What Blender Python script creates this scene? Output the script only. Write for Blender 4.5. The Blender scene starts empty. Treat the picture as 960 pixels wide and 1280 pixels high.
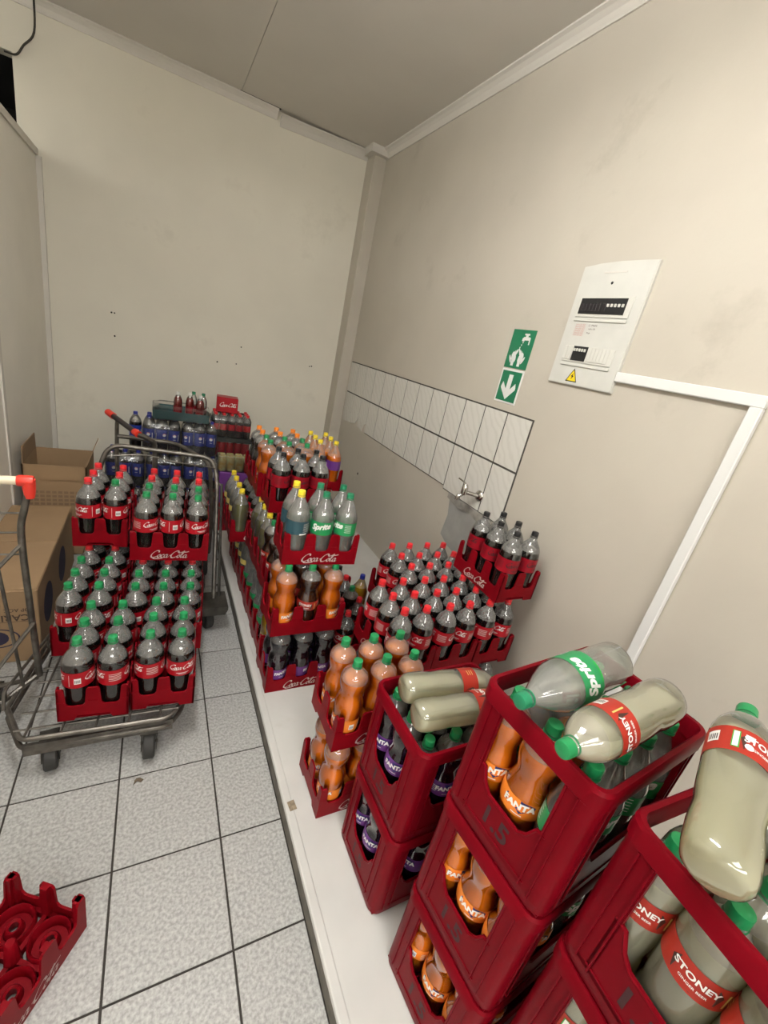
import bpy, bmesh, math, random
from mathutils import Vector, Matrix

random.seed(11)
SC = bpy.context.scene
C = SC.collection
PI = math.pi

# ------------------------------------------------------------------ camera
R = ((0.88142117, -0.42443441, 0.20724899),
     (0.02103751, -0.40306626, -0.91492896),
     (0.47186242, 0.81079776, -0.34634209))
cam_d = bpy.data.cameras.new('camera')
cam = bpy.data.objects.new('camera', cam_d)
C.objects.link(cam)
m = Matrix.Identity(4)
for i in range(3):
    m[i][0] = R[0][i]
    m[i][1] = -R[1][i]
    m[i][2] = -R[2][i]
m[2][3] = 1.68
cam.matrix_world = m
cam_d.sensor_fit = 'VERTICAL'
cam_d.sensor_height = 36
cam_d.lens = 538.6 / 1280 * 36
cam_d.clip_start = 0.02
SC.camera = cam

# ------------------------------------------------------------------ world, lights, exposure
w = bpy.data.worlds.new('world')
SC.world = w
w.use_nodes = True
w.node_tree.nodes['Background'].inputs[0].default_value = (0.8, 0.85, 0.9, 1)
w.node_tree.nodes['Background'].inputs[1].default_value = 0.05
PANELS = [  # ceiling light panels: centre x, y, half size x, half size y, radiance, where
    (-0.10, -2.00, 0.60, 0.60, 12, 'in the shop just behind the camera'),
    (-0.70, -4.60, 1.90, 0.75, 17, 'in the shop far behind the camera'),
    (-2.60, -3.00, 0.60, 0.60, 20, 'in the left shop aisle'),
]
TUBE_LAMPS = [                  # bare tube lamps: x, y, z, length, radiance, where
    (-0.05, 1.00, 2.93, 1.2, 142, 'hanging over the trolley aisle'),
    (-3.25, 2.00, 2.77, 1.2, 62, 'in the space beyond the partition'),
]
LAMP_COLOR = (1.0, 0.985, 0.955)
SC.view_settings.view_transform = 'Standard'
SC.view_settings.look = 'None'
SC.view_settings.exposure = 0.0
SC.view_settings.gamma = 1
SC.view_settings.use_curve_mapping = False
try:
    SC.cycles.transparent_max_bounces = 24
except Exception:
    pass

# ------------------------------------------------------------------ object helpers
def obj(name, mesh, parent=None, mats=None, loc=None, rot=None, smooth=None):
    if isinstance(mesh, bmesh.types.BMesh):
        me = bpy.data.meshes.new(name)
        bmesh.ops.recalc_face_normals(mesh, faces=mesh.faces)
        mesh.to_mesh(me)
        mesh.free()
        if mats:
            for mm in (mats if isinstance(mats, (list, tuple)) else [mats]):
                me.materials.append(mm)
        if smooth is not None:
            sharp(me, smooth)
    else:
        me = mesh
    o = bpy.data.objects.new(name, me)
    C.objects.link(o)
    if parent is not None:
        o.parent = parent
    if loc is not None:
        o.location = loc
    if rot is not None:
        o.rotation_euler = rot
    return o

def sharp(me, ang):
    """smooth shading with edges sharper than ang degrees kept"""
    me.polygons.foreach_set('use_smooth', [True] * len(me.polygons))
    try:
        me.set_sharp_from_angle(angle=math.radians(ang))
    except Exception:
        pass

def tag(o, label, cat, group=None, kind=None):
    o['label'] = label
    o['category'] = cat
    if group:
        o['group'] = group
    if kind:
        o['kind'] = kind
    return o

def struct(o, label=None, cat=None):
    o['kind'] = 'structure'
    if label:
        o['label'] = label
    if cat:
        o['category'] = cat
    return o

def thing(name, label, cat, loc=(0, 0, 0), rz=0, group=None):
    o = bpy.data.objects.new(name, None)
    o.empty_display_size = 0.05
    C.objects.link(o)
    o.location = loc
    o.rotation_euler = (0, 0, rz)
    return tag(o, label, cat, group)

def mesh_of(name, bm, mats, smooth=None):
    me = bpy.data.meshes.new(name)
    bmesh.ops.recalc_face_normals(bm, faces=bm.faces)
    bm.to_mesh(me)
    bm.free()
    for mm in (mats if isinstance(mats, (list, tuple)) else [mats]):
        me.materials.append(mm)
    if smooth is not None:
        sharp(me, smooth)
    return me

# ------------------------------------------------------------------ shape helpers
def box(bm, x0, x1, y0, y1, z0, z1, mi=0, M=None):
    vs = [Vector((x, y, z)) for z in (z0, z1) for y in (y0, y1) for x in (x0, x1)]
    if M is not None:
        vs = [M @ v for v in vs]
    vs = [bm.verts.new(v) for v in vs]
    for f in ((0, 2, 3, 1), (4, 5, 7, 6), (0, 1, 5, 4), (2, 6, 7, 3), (0, 4, 6, 2), (1, 3, 7, 5)):
        bm.faces.new([vs[i] for i in f]).material_index = mi

def bevel_box(x0, x1, y0, y1, z0, z1, r, seg=2):
    bm = bmesh.new()
    box(bm, x0, x1, y0, y1, z0, z1)
    bmesh.ops.bevel(bm, geom=list(bm.edges), offset=r, segments=seg, affect='EDGES', profile=0.5)
    return bm

def lathe(bm, prof, seg=20, mi=0, cap0=True, cap1=True, M=None):
    """prof: list of (z, r)"""
    rings = []
    for z, r in prof:
        rg = []
        for k in range(seg):
            a = 2 * PI * k / seg
            v = Vector((r * math.cos(a), r * math.sin(a), z))
            rg.append(bm.verts.new(M @ v if M is not None else v))
        rings.append(rg)
    for a, b in zip(rings, rings[1:]):
        for k in range(seg):
            bm.faces.new((a[k], a[(k + 1) % seg], b[(k + 1) % seg], b[k])).material_index = mi
    if cap0:
        bm.faces.new(rings[0][::-1]).material_index = mi
    if cap1:
        bm.faces.new(rings[-1]).material_index = mi

def tube(bm, pts, r, seg=8, mi=0):
    pts = [Vector(p) for p in pts]
    n = len(pts)
    rings = []
    up = None
    for i in range(n):
        d = (pts[min(i + 1, n - 1)] - pts[max(i - 1, 0)]).normalized()
        if up is None:
            up = Vector((0, 0, 1)) if abs(d.z) < 0.9 else Vector((1, 0, 0))
        s = d.cross(up)
        if s.length < 1e-4:
            s = d.cross(Vector((0, 1, 0)))
        s.normalize()
        up = s.cross(d).normalized()
        rings.append([bm.verts.new(pts[i] + r * (math.cos(2 * PI * k / seg) * s + math.sin(2 * PI * k / seg) * up)) for k in range(seg)])
    for a, b in zip(rings, rings[1:]):
        for k in range(seg):
            bm.faces.new((a[k], a[(k + 1) % seg], b[(k + 1) % seg], b[k])).material_index = mi
    bm.faces.new(rings[0][::-1]).material_index = mi
    bm.faces.new(rings[-1]).material_index = mi

def smooth_path(pts, n=6):
    """Catmull-Rom through the points"""
    P = [Vector(p) for p in pts]
    P = [2 * P[0] - P[1]] + P + [2 * P[-1] - P[-2]]
    out = []
    for i in range(1, len(P) - 2):
        for k in range(n):
            t = k / n
            a, b, c, d = P[i - 1], P[i], P[i + 1], P[i + 2]
            out.append(0.5 * ((2 * b) + (c - a) * t + (2 * a - 5 * b + 4 * c - d) * t * t + (3 * b - a - 3 * c + d) * t ** 3))
    out.append(P[-2])
    return out

def rounded_path(pts, r, n=4):
    """polyline with rounded corners"""
    P = [Vector(p) for p in pts]
    out = [P[0]]
    for i in range(1, len(P) - 1):
        a, b, c = P[i - 1], P[i], P[i + 1]
        d1 = (a - b)
        d2 = (c - b)
        q = min(r, d1.length * 0.49, d2.length * 0.49)
        s, e = b + d1.normalized() * q, b + d2.normalized() * q
        for k in range(n + 1):
            t = k / n
            out.append((1 - t) ** 2 * s + 2 * t * (1 - t) * b + t * t * e)
    out.append(P[-1])
    return out

def prism(bm, poly, M, depth, mi=0):
    """poly: 2-D points (x, z); extruded from y=0 to y=depth, then placed by M"""
    f = [bm.verts.new(M @ Vector((x, 0, z))) for x, z in poly]
    b = [bm.verts.new(M @ Vector((x, depth, z))) for x, z in poly]
    n = len(poly)
    bm.faces.new(f).material_index = mi
    bm.faces.new(b[::-1]).material_index = mi
    for i in range(n):
        j = (i + 1) % n
        bm.faces.new((f[j], f[i], b[i], b[j])).material_index = mi

def rrect(hx, hy, r, n=5):
    pts = []
    for cx, cy, a0 in ((hx - r, hy - r, 0), (-hx + r, hy - r, 90), (-hx + r, -hy + r, 180), (hx - r, -hy + r, 270)):
        for k in range(n + 1):
            a = math.radians(a0 + 90 * k / n)
            pts.append((cx + r * math.cos(a), cy + r * math.sin(a)))
    return pts

def ring(bm, secs, closed=True, mi=0):
    """loft rounded rectangles (hx, hy, r, z)"""
    loops = []
    for hx, hy, r, z in secs:
        loops.append([bm.verts.new((x, y, z)) for x, y in rrect(hx, hy, r)])
    prs = list(zip(loops, loops[1:]))
    if closed:
        prs.append((loops[-1], loops[0]))
    n = len(loops[0])
    for a, b in prs:
        for k in range(n):
            bm.faces.new((a[k], a[(k + 1) % n], b[(k + 1) % n], b[k])).material_index = mi

# ------------------------------------------------------------------ materials
def mat(name, col, rough=0.5, metal=0.0, var=0.0, scale=8.0, bump=0.0, bscale=60.0, col2=None, coat=0.0, spec=0.5, sss=0.0, detail=3.0):
    m = bpy.data.materials.new(name)
    m.use_nodes = True
    nt = m.node_tree
    b = nt.nodes['Principled BSDF']
    b.inputs['Base Color'].default_value = (*col, 1)
    b.inputs['Roughness'].default_value = rough
    b.inputs['Metallic'].default_value = metal
    b.inputs['Specular IOR Level'].default_value = spec
    b.inputs['Coat Weight'].default_value = coat
    b.inputs['Coat Roughness'].default_value = 0.06
    if sss:
        b.inputs['Subsurface Weight'].default_value = sss
        b.inputs['Subsurface Radius'].default_value = (0.02, 0.012, 0.006)
        b.inputs['Subsurface Scale'].default_value = 1.0
    tc = nt.nodes.new('ShaderNodeTexCoord')
    if var or col2:
        n = nt.nodes.new('ShaderNodeTexNoise')
        n.inputs['Scale'].default_value = scale
        n.inputs['Detail'].default_value = detail
        nt.links.new(tc.outputs['Object'], n.inputs['Vector'])
        r = nt.nodes.new('ShaderNodeValToRGB')
        c2 = col2 or tuple(max(0, c * (1 - var)) for c in col)
        r.color_ramp.elements[0].position = 0.35
        r.color_ramp.elements[1].position = 0.68
        r.color_ramp.elements[0].color = (*c2, 1)
        r.color_ramp.elements[1].color = (*col, 1)
        nt.links.new(n.outputs['Fac'], r.inputs['Fac'])
        nt.links.new(r.outputs['Color'], b.inputs['Base Color'])
    if bump:
        n2 = nt.nodes.new('ShaderNodeTexNoise')
        n2.inputs['Scale'].default_value = bscale
        n2.inputs['Detail'].default_value = 4
        nt.links.new(tc.outputs['Object'], n2.inputs['Vector'])
        bp = nt.nodes.new('ShaderNodeBump')
        bp.inputs['Strength'].default_value = bump
        bp.inputs['Distance'].default_value = 0.003
        nt.links.new(n2.outputs['Fac'], bp.inputs['Height'])
        nt.links.new(bp.outputs['Normal'], b.inputs['Normal'])
    return m

def thin(name, tint, body, bodyfac, rough=0.06, gloss=1.0, noise=0.0, trans=0.5, mottle=False):
    """thin clear plastic: transparent + a little diffuse + fresnel gloss"""
    m = bpy.data.materials.new(name)
    m.use_nodes = True
    nt = m.node_tree
    nt.nodes.clear()
    out = nt.nodes.new('ShaderNodeOutputMaterial')
    tr = nt.nodes.new('ShaderNodeBsdfTransparent')
    tr.inputs[0].default_value = (*tint, 1)
    df = nt.nodes.new('ShaderNodeBsdfDiffuse')
    df.inputs[0].default_value = (*body, 1)
    tl = nt.nodes.new('ShaderNodeBsdfTranslucent')
    tl.inputs[0].default_value = (*body, 1)
    a = nt.nodes.new('ShaderNodeMixShader')
    a.inputs[0].default_value = trans
    nt.links.new(df.outputs[0], a.inputs[1])
    nt.links.new(tl.outputs[0], a.inputs[2])
    mx = nt.nodes.new('ShaderNodeMixShader')
    mx.inputs[0].default_value = bodyfac
    nt.links.new(tr.outputs[0], mx.inputs[1])
    nt.links.new(a.outputs[0], mx.inputs[2])
    gl = nt.nodes.new('ShaderNodeBsdfGlossy')
    gl.inputs['Roughness'].default_value = rough
    fr = nt.nodes.new('ShaderNodeFresnel')
    fr.inputs[0].default_value = 1.5
    mm = nt.nodes.new('ShaderNodeMath')
    mm.operation = 'MULTIPLY'
    mm.inputs[1].default_value = gloss
    nt.links.new(fr.outputs[0], mm.inputs[0])
    m2 = nt.nodes.new('ShaderNodeMixShader')
    nt.links.new(mm.outputs[0], m2.inputs[0])
    nt.links.new(mx.outputs[0], m2.inputs[1])
    nt.links.new(gl.outputs[0], m2.inputs[2])
    nt.links.new(m2.outputs[0], out.inputs[0])
    if mottle:                      # condensation: uneven misting
        tc = nt.nodes.new('ShaderNodeTexCoord')
        n = nt.nodes.new('ShaderNodeTexNoise')
        n.inputs['Scale'].default_value = 110
        n.inputs['Detail'].default_value = 3
        r = nt.nodes.new('ShaderNodeMapRange')
        r.inputs['From Min'].default_value = .35
        r.inputs['From Max'].default_value = .65
        r.inputs['To Min'].default_value = bodyfac * .88
        r.inputs['To Max'].default_value = bodyfac * 1.12
        nt.links.new(tc.outputs['Object'], n.inputs['Vector'])
        nt.links.new(n.outputs['Fac'], r.inputs['Value'])
        nt.links.new(r.outputs['Result'], mx.inputs[0])
    if noise:
        tc = nt.nodes.new('ShaderNodeTexCoord')
        n = nt.nodes.new('ShaderNodeTexNoise')
        n.inputs['Scale'].default_value = noise
        bp = nt.nodes.new('ShaderNodeBump')
        bp.inputs['Strength'].default_value = 0.5
        bp.inputs['Distance'].default_value = 0.004
        nt.links.new(tc.outputs['Object'], n.inputs['Vector'])
        nt.links.new(n.outputs['Fac'], bp.inputs['Height'])
        nt.links.new(bp.outputs['Normal'], gl.inputs['Normal'])
    return m

M = {}
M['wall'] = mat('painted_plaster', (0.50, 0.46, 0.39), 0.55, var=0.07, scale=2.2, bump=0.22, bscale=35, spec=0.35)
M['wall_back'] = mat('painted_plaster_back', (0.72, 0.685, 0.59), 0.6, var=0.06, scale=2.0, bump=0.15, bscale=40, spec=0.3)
M['partition'] = mat('partition_board', (0.80, 0.765, 0.69), 0.6, var=0.05, scale=3, bump=0.1)
M['ceiling'] = mat('ceiling_board', (0.62, 0.585, 0.53), 0.8, var=0.05, scale=2)
M['cornice'] = mat('cornice_paint', (0.60, 0.57, 0.52), 0.5)
M['dark'] = mat('dark_space', (0.01, 0.009, 0.009), 0.9)  # darkness of the unlit room, put into its wall colour
M['gap'] = mat('dark_gap', (0.03, 0.025, 0.02), 0.9)
M['floor_tile'] = mat('speckled_floor_tile', (0.45, 0.448, 0.43), 0.42, col2=(0.265, 0.262, 0.25), scale=105, bump=0.12, bscale=90, detail=5)
M['grout'] = mat('dark_grout', (0.035, 0.03, 0.025), 0.9)
M['platform'] = mat('white_platform', (0.56, 0.555, 0.525), 0.35, var=0.08, scale=6, bump=0.05)
M['riser'] = mat('platform_riser', (0.16, 0.145, 0.115), 0.6, var=0.5, scale=20)
M['wall_tile'] = mat('glazed_wall_tile', (0.70, 0.68, 0.63), 0.18, col2=(0.58, 0.56, 0.51), scale=9, spec=0.5)
M['cement'] = mat('rough_cement', (0.32, 0.30, 0.27), 0.9, var=0.4, scale=18, bump=0.5, bscale=40)
M['patch'] = mat('grey_skim_patch', (0.33, 0.325, 0.305), 0.8, var=0.2, scale=8)
M['tilegrout'] = mat('tile_grout', (0.05, 0.045, 0.038), 0.9)
M['red'] = mat('red_crate_plastic', (0.19, 0.0025, 0.007), 0.36, var=0.18, scale=14, bump=0.05, bscale=120, spec=0.07)
M['tallred'] = mat('tall_crate_plastic', (0.155, 0.002, 0.007), 0.33, var=0.16, scale=9, bump=0.06, bscale=90, spec=0.05)
M['stamp_shade'] = mat('stamped_mark_shade', (0.035, 0.004, 0.006), 0.6)  # dark colour stands in for the shadow of the embossed figures
M['logo'] = mat('crate_lettering', (0.50, 0.40, 0.37), 0.5)
M['capgreen'] = mat('green_cap', (0.011, 0.215, 0.068), 0.35)
M['capgreen2'] = mat('deep_green_cap', (0.012, 0.185, 0.085), 0.35)
M['capred'] = mat('red_cap', (0.62, 0.018, 0.025), 0.35)
M['capblack'] = mat('black_cap', (0.008, 0.008, 0.009), 0.35)
M['capyellow'] = mat('yellow_cap', (0.80, 0.62, 0.03), 0.35)
M['caporange'] = mat('orange_cap', (0.80, 0.22, 0.015), 0.35)
M['capblue'] = mat('blue_cap', (0.02, 0.03, 0.25), 0.35)
M['capwhite'] = mat('white_cap', (0.75, 0.74, 0.70), 0.35)
M['clear'] = thin('clear_bottle_plastic', (0.97, 0.97, 0.96), (0.62, 0.62, 0.58), 0.010, 0.09, 2.3)
M['fog'] = thin('misted_bottle_plastic', (0.94, 0.94, 0.93), (0.90, 0.89, 0.86), 0.26, 0.10, 2.3, mottle=True)
M['fog_smooth'] = thin('frosted_bottle_plastic', (0.95, 0.95, 0.94), (0.90, 0.89, 0.86), 0.24, 0.10, 2.3)
M['clearfog'] = thin('clear_bottle_plastic_pale', (0.95, 0.97, 0.95), (0.85, 0.88, 0.84), 0.10, 0.09, 2.3)
M['film'] = thin('shrink_film', (0.95, 0.95, 0.95), (0.7, 0.7, 0.7), 0.05, 0.12, 1.6, noise=25)
M['cola'] = mat('cola_drink', (0.006, 0.003, 0.002), 0.12, coat=0.4)
M['grape'] = mat('grape_drink', (0.010, 0.003, 0.012), 0.12, coat=0.4)
M['brown'] = mat('brown_drink', (0.055, 0.020, 0.008), 0.15, coat=0.4)
M['orange'] = thin('orange_drink', (1.0, 0.36, 0.03), (1.0, 0.28, 0.006), 0.93, 0.1, 0.3, trans=0.2)
M['yellow'] = thin('yellow_drink', (1.0, 0.75, 0.1), (0.95, 0.62, 0.02), 0.9, 0.1, 0.3, trans=0.2)
M['lime'] = thin('lime_drink', (0.72, 0.68, 0.20), (0.45, 0.42, 0.06), 0.55, 0.1, 0.8)
M['lemon'] = thin('clear_lemon_drink', (0.97, 0.98, 0.96), (0.85, 0.87, 0.82), 0.22, 0.1, 0.5)
M['ginger'] = thin('cloudy_ginger_drink', (0.97, 0.94, 0.82), (0.93, 0.88, 0.66), 0.72, 0.1, 0.4)
M['bluedrink'] = mat('dark_cola_blue_pack', (0.008, 0.006, 0.012), 0.15)
M['reddrink'] = mat('red_berry_drink', (0.20, 0.014, 0.012), 0.15, coat=0.3)
M['lab_red'] = mat('red_label', (0.34, 0.005, 0.012), 0.35, spec=0.3)
M['lab_darkred'] = mat('dark_red_label', (0.24, 0.004, 0.012), 0.35, spec=0.3)
M['lab_green'] = mat('green_label', (0.012, 0.24, 0.075), 0.35)
M['lab_teal'] = mat('teal_label', (0.02, 0.065, 0.085), 0.35)
M['lab_orange'] = mat('orange_label', (0.80, 0.22, 0.02), 0.35)
M['lab_purple'] = mat('purple_label', (0.13, 0.035, 0.20), 0.35)
M['lab_brick'] = mat('brick_red_label', (0.34, 0.025, 0.014), 0.4, spec=0.3)
M['lab_brown'] = mat('brown_emblem', (0.045, 0.016, 0.010), 0.4)
M['lab_blue'] = mat('blue_label', (0.015, 0.035, 0.26), 0.3)
M['lab_yellow'] = mat('pale_yellow_label', (0.62, 0.50, 0.14), 0.4)
M['navy'] = mat('navy_print', (0.015, 0.02, 0.13), 0.4)
M['white'] = mat('white_print', (0.78, 0.77, 0.74), 0.45)
M['black'] = mat('black_print', (0.01, 0.01, 0.01), 0.5)
M['greenprint'] = mat('green_print', (0.02, 0.30, 0.04), 0.45)
M['steel'] = mat('worn_steel', (0.17, 0.155, 0.135), 0.42, metal=0.75, var=0.45, scale=25)
M['darksteel'] = mat('dark_worn_steel', (0.07, 0.065, 0.055), 0.5, metal=0.5, var=0.5, scale=20)
M['chrome'] = mat('chrome', (0.55, 0.53, 0.50), 0.18, metal=1.0)
M['rubber'] = mat('rubber', (0.025, 0.024, 0.022), 0.7)
M['cream'] = mat('cream_grip', (0.70, 0.62, 0.46), 0.4)
M['gripred'] = mat('red_grip', (0.62, 0.035, 0.02), 0.35)
M['darkgrip'] = mat('dark_grip', (0.02, 0.016, 0.018), 0.4)
M['card'] = mat('cardboard', (0.30, 0.195, 0.105), 0.85, var=0.12, scale=5, bump=0.1)
M['cardin'] = mat('cardboard_inner', (0.24, 0.155, 0.085), 0.9)
M['cardprint'] = mat('carton_print', (0.06, 0.035, 0.022), 0.8)
M['gridprint'] = mat('carton_faded_print', (0.20, 0.125, 0.07), 0.85)
M['navyprint'] = mat('carton_blue_print', (0.025, 0.020, 0.045), 0.8)
M['plate'] = mat('panel_enamel', (0.58, 0.575, 0.53), 0.4, var=0.06, scale=12)
M['plastic'] = mat('switch_plastic', (0.60, 0.59, 0.54), 0.4)
M['signgreen'] = mat('sign_green', (0.012, 0.16, 0.075), 0.4)
M['signwhite'] = mat('sign_white', (0.68, 0.68, 0.66), 0.4)
M['warn'] = mat('warning_yellow', (0.80, 0.58, 0.02), 0.4)
M['redprint'] = mat('faded_red_print', (0.55, 0.25, 0.21), 0.6)
M['teal'] = mat('teal_tray', (0.018, 0.10, 0.105), 0.5, var=0.3, scale=9)
M['trayblack'] = mat('black_tray', (0.02, 0.022, 0.02), 0.5)
M['fruit'] = mat('fruit_can_print', (0.46, 0.50, 0.30), 0.4, col2=(0.42, 0.27, 0.06), scale=22)
M['tin'] = mat('can_metal', (0.6, 0.6, 0.58), 0.3, metal=1)
M['leaf'] = mat('dry_leaf', (0.12, 0.09, 0.06), 0.8)
M['paper'] = mat('kraft_sticker', (0.30, 0.24, 0.16), 0.8, var=0.5, scale=60)
M['lampcase'] = mat('lamp_housing', (0.8, 0.8, 0.78), 0.5)
def emis(name, col, s):
    m = bpy.data.materials.new(name)
    m.use_nodes = True
    b = m.node_tree.nodes['Principled BSDF']
    b.inputs['Emission Color'].default_value = (*col, 1)
    b.inputs['Emission Strength'].default_value = s
    return m

def smudge(m, col, scale=1.6, lo=.56, hi=.74, amt=.5):
    nt = m.node_tree
    b = nt.nodes['Principled BSDF']
    src = b.inputs['Base Color'].links[0].from_socket
    tc = nt.nodes.new('ShaderNodeTexCoord')
    n = nt.nodes.new('ShaderNodeTexNoise')
    n.inputs['Scale'].default_value = scale
    n.inputs['Detail'].default_value = 7
    n.inputs['Roughness'].default_value = .65
    nt.links.new(tc.outputs['Object'], n.inputs['Vector'])
    r = nt.nodes.new('ShaderNodeMapRange')
    r.inputs['From Min'].default_value = lo
    r.inputs['From Max'].default_value = hi
    r.inputs['To Max'].default_value = amt
    nt.links.new(n.outputs['Fac'], r.inputs['Value'])
    mx = nt.nodes.new('ShaderNodeMix')
    mx.data_type = 'RGBA'
    nt.links.new(r.outputs['Result'], mx.inputs['Factor'])
    nt.links.new(src, mx.inputs['A'])
    mx.inputs['B'].default_value = (*col, 1)
    nt.links.new(mx.outputs['Result'], b.inputs['Base Color'])
smudge(M['wall'], (0.33, 0.29, 0.235), 2.6, .60, .80, .6)
smudge(M['wall_back'], (0.40, 0.36, 0.29), 2.0, .60, .80, .4)
smudge(M['platform'], (0.42, 0.40, 0.34), 5.0, .60, .80, .5)
def veins(m, col):
    nt = m.node_tree
    b = nt.nodes['Principled BSDF']
    tc = nt.nodes.new('ShaderNodeTexCoord')
    mp = nt.nodes.new('ShaderNodeMapping')
    mp.inputs['Rotation'].default_value = (.75, 0, 0)
    wv = nt.nodes.new('ShaderNodeTexWave')
    wv.bands_direction = 'Y'
    wv.inputs['Scale'].default_value = 7
    wv.inputs['Distortion'].default_value = 9
    wv.inputs['Detail'].default_value = 3
    wv.inputs['Detail Scale'].default_value = .8
    nt.links.new(tc.outputs['Object'], mp.inputs['Vector'])
    nt.links.new(mp.outputs['Vector'], wv.inputs['Vector'])
    r = nt.nodes.new('ShaderNodeValToRGB')
    r.color_ramp.elements[0].position = .0
    r.color_ramp.elements[0].color = (*col, 1)
    r.color_ramp.elements[1].position = .55
    r.color_ramp.elements[1].color = (0.62, 0.605, 0.555, 1)
    nt.links.new(wv.outputs['Fac'], r.inputs['Fac'])
    nt.links.new(r.outputs['Color'], b.inputs['Base Color'])
veins(M['wall_tile'], (0.575, 0.56, 0.51))

# ------------------------------------------------------------------ lettering
_tc = {}
def text_geo(s, size=1.0, bold=0.0, shear=0.0):
    """built-in font as flat triangles, centred; returns verts (x, y), faces"""
    key = (s, bold, shear)
    if key not in _tc:
        cu = bpy.data.curves.new('t', 'FONT')
        cu.body = s
        cu.offset = bold
        cu.shear = shear
        cu.resolution_u = 3
        o = bpy.data.objects.new('t', cu)
        C.objects.link(o)
        bpy.context.view_layer.update()
        me = bpy.data.meshes.new_from_object(o.evaluated_get(bpy.context.evaluated_depsgraph_get()))
        vs = [(v.co.x, v.co.y) for v in me.vertices]
        fs = [tuple(p.vertices) for p in me.polygons]
        bpy.data.objects.remove(o)
        bpy.data.curves.remove(cu)
        bpy.data.meshes.remove(me)
        x0, x1 = min(v[0] for v in vs), max(v[0] for v in vs)
        y0, y1 = min(v[1] for v in vs), max(v[1] for v in vs)
        cx, cy = (x0 + x1) / 2, (y0 + y1) / 2
        hgt = max(y1 - y0, 1e-6)
        _tc[key] = ([((x - cx) / hgt, (y - cy) / hgt) for x, y in vs], fs, (x1 - x0) / hgt)
    vs, fs, asp = _tc[key]
    return [(x * size, y * size) for x, y in vs], fs

def stroke_geo(strokes, thick, thinw, nib=0.75, shear=0.0):
    vs, fs = [], []
    for st in strokes:
        P = smooth_path([(x, y, 0) for x, y in st], 5)
        base = len(vs)
        for i, p in enumerate(P):
            d = (P[min(i + 1, len(P) - 1)] - P[max(i - 1, 0)])
            if d.length < 1e-6:
                d = Vector((1, 0, 0))
            d.normalize()
            ang = math.atan2(d.y, d.x)
            wdt = thinw + (thick - thinw) * abs(math.sin(ang - nib)) ** 1.2
            n = Vector((-d.y, d.x, 0)) * wdt / 2
            for q in (p + n, p - n):
                vs.append((q.x + shear * q.y, q.y))
        for i in range(len(P) - 1):
            a = base + 2 * i
            fs.append((a, a + 1, a + 3, a + 2))
    return vs, fs

def script_logo():
    """flowing script lettering as on the crates and labels"""
    def sh(pts, dx):
        return [(x + dx, y) for x, y in pts]
    big = [(1.02, 0.98), (1.0, 1.22), (0.72, 1.30), (0.35, 1.05), (0.08, 0.55), (0.12, 0.12), (0.42, -0.02), (0.80, 0.14), (1.08, 0.42)]
    o = [(0.30, 0.58), (0.12, 0.42), (0.10, 0.15), (0.26, 0.02), (0.44, 0.16), (0.46, 0.42), (0.32, 0.58), (0.40, 0.46), (0.62, 0.50)]
    c = [(0.48, 0.48), (0.36, 0.59), (0.16, 0.42), (0.12, 0.15), (0.26, 0.01), (0.46, 0.10), (0.62, 0.34)]
    a1 = [(0.52, 0.50), (0.34, 0.59), (0.14, 0.40), (0.12, 0.12), (0.26, 0.02), (0.44, 0.18), (0.56, 0.56)]
    a2 = [(0.56, 0.58), (0.50, 0.20), (0.58, 0.02), (0.78, 0.20)]
    l = [(0.02, 0.20), (0.28, 0.70), (0.40, 1.15), (0.30, 1.28), (0.18, 0.95), (0.14, 0.35), (0.22, 0.03), (0.46, 0.22)]
    S = [big, sh(o, 0.95), sh(c, 1.45), sh(a1, 1.92), sh(a2, 1.92)]
    S.append([(2.78, 0.40), (2.98, 0.46)])
    S.append([(0.42, -0.02), (0.62, -0.22), (1.3, -0.20), (1.9, -0.10)])
    d = 2.98
    S += [sh(big, d), sh(o, d + 0.95), sh(l, d + 1.45), sh(a1, d + 1.86), sh(a2, d + 1.86)]
    S.append([(d + 0.95, 1.12), (d + 1.2, 0.95), (d + 1.6, 1.12), (d + 2.1, 1.10), (d + 2.55, 1.22)])
    vs, fs = stroke_geo(S, 0.21, 0.075, shear=0.30)
    x0, x1 = min(v[0] for v in vs), max(v[0] for v in vs)
    y0, y1 = min(v[1] for v in vs), max(v[1] for v in vs)
    W = x1 - x0
    return [((x - (x0 + x1) / 2) / W, (y - (y0 + y1) / 2) / W) for x, y in vs], fs
SCRIPT = script_logo()

def put_flat(bm, geo, M4, s=1.0, mi=0):
    """flat lettering: geo (x, y) -> M4 @ (x, 0, y); reads from -y"""
    vs = [bm.verts.new(M4 @ Vector((x * s, 0, y * s))) for x, y in geo[0]]
    for f in geo[1]:
        try:
            bm.faces.new([vs[i] for i in f]).material_index = mi
        except ValueError:
            pass

def put_round(bm, geo, r, z0, ang=0.0, s=1.0, mi=0):
    """lettering wrapped round a vertical cylinder; ang 0 faces -y"""
    vs = []
    for x, y in geo[0]:
        a = x * s / r + ang
        vs.append(bm.verts.new((r * math.sin(a), -r * math.cos(a), z0 + y * s)))
    for f in geo[1]:
        try:
            bm.faces.new([vs[i] for i in f]).material_index = mi
        except ValueError:
            pass

def rect_geo(w, h, n=6, dx=0, dy=0):
    vs, fs = [], []
    for i in range(n + 1):
        x = -w / 2 + w * i / n
        vs += [(x + dx, -h / 2 + dy), (x + dx, h / 2 + dy)]
    for i in range(n):
        fs.append((2 * i, 2 * i + 2, 2 * i + 3, 2 * i + 1))
    return vs, fs

def poly_geo(pts):
    return list(pts), [tuple(range(len(pts)))]

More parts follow.
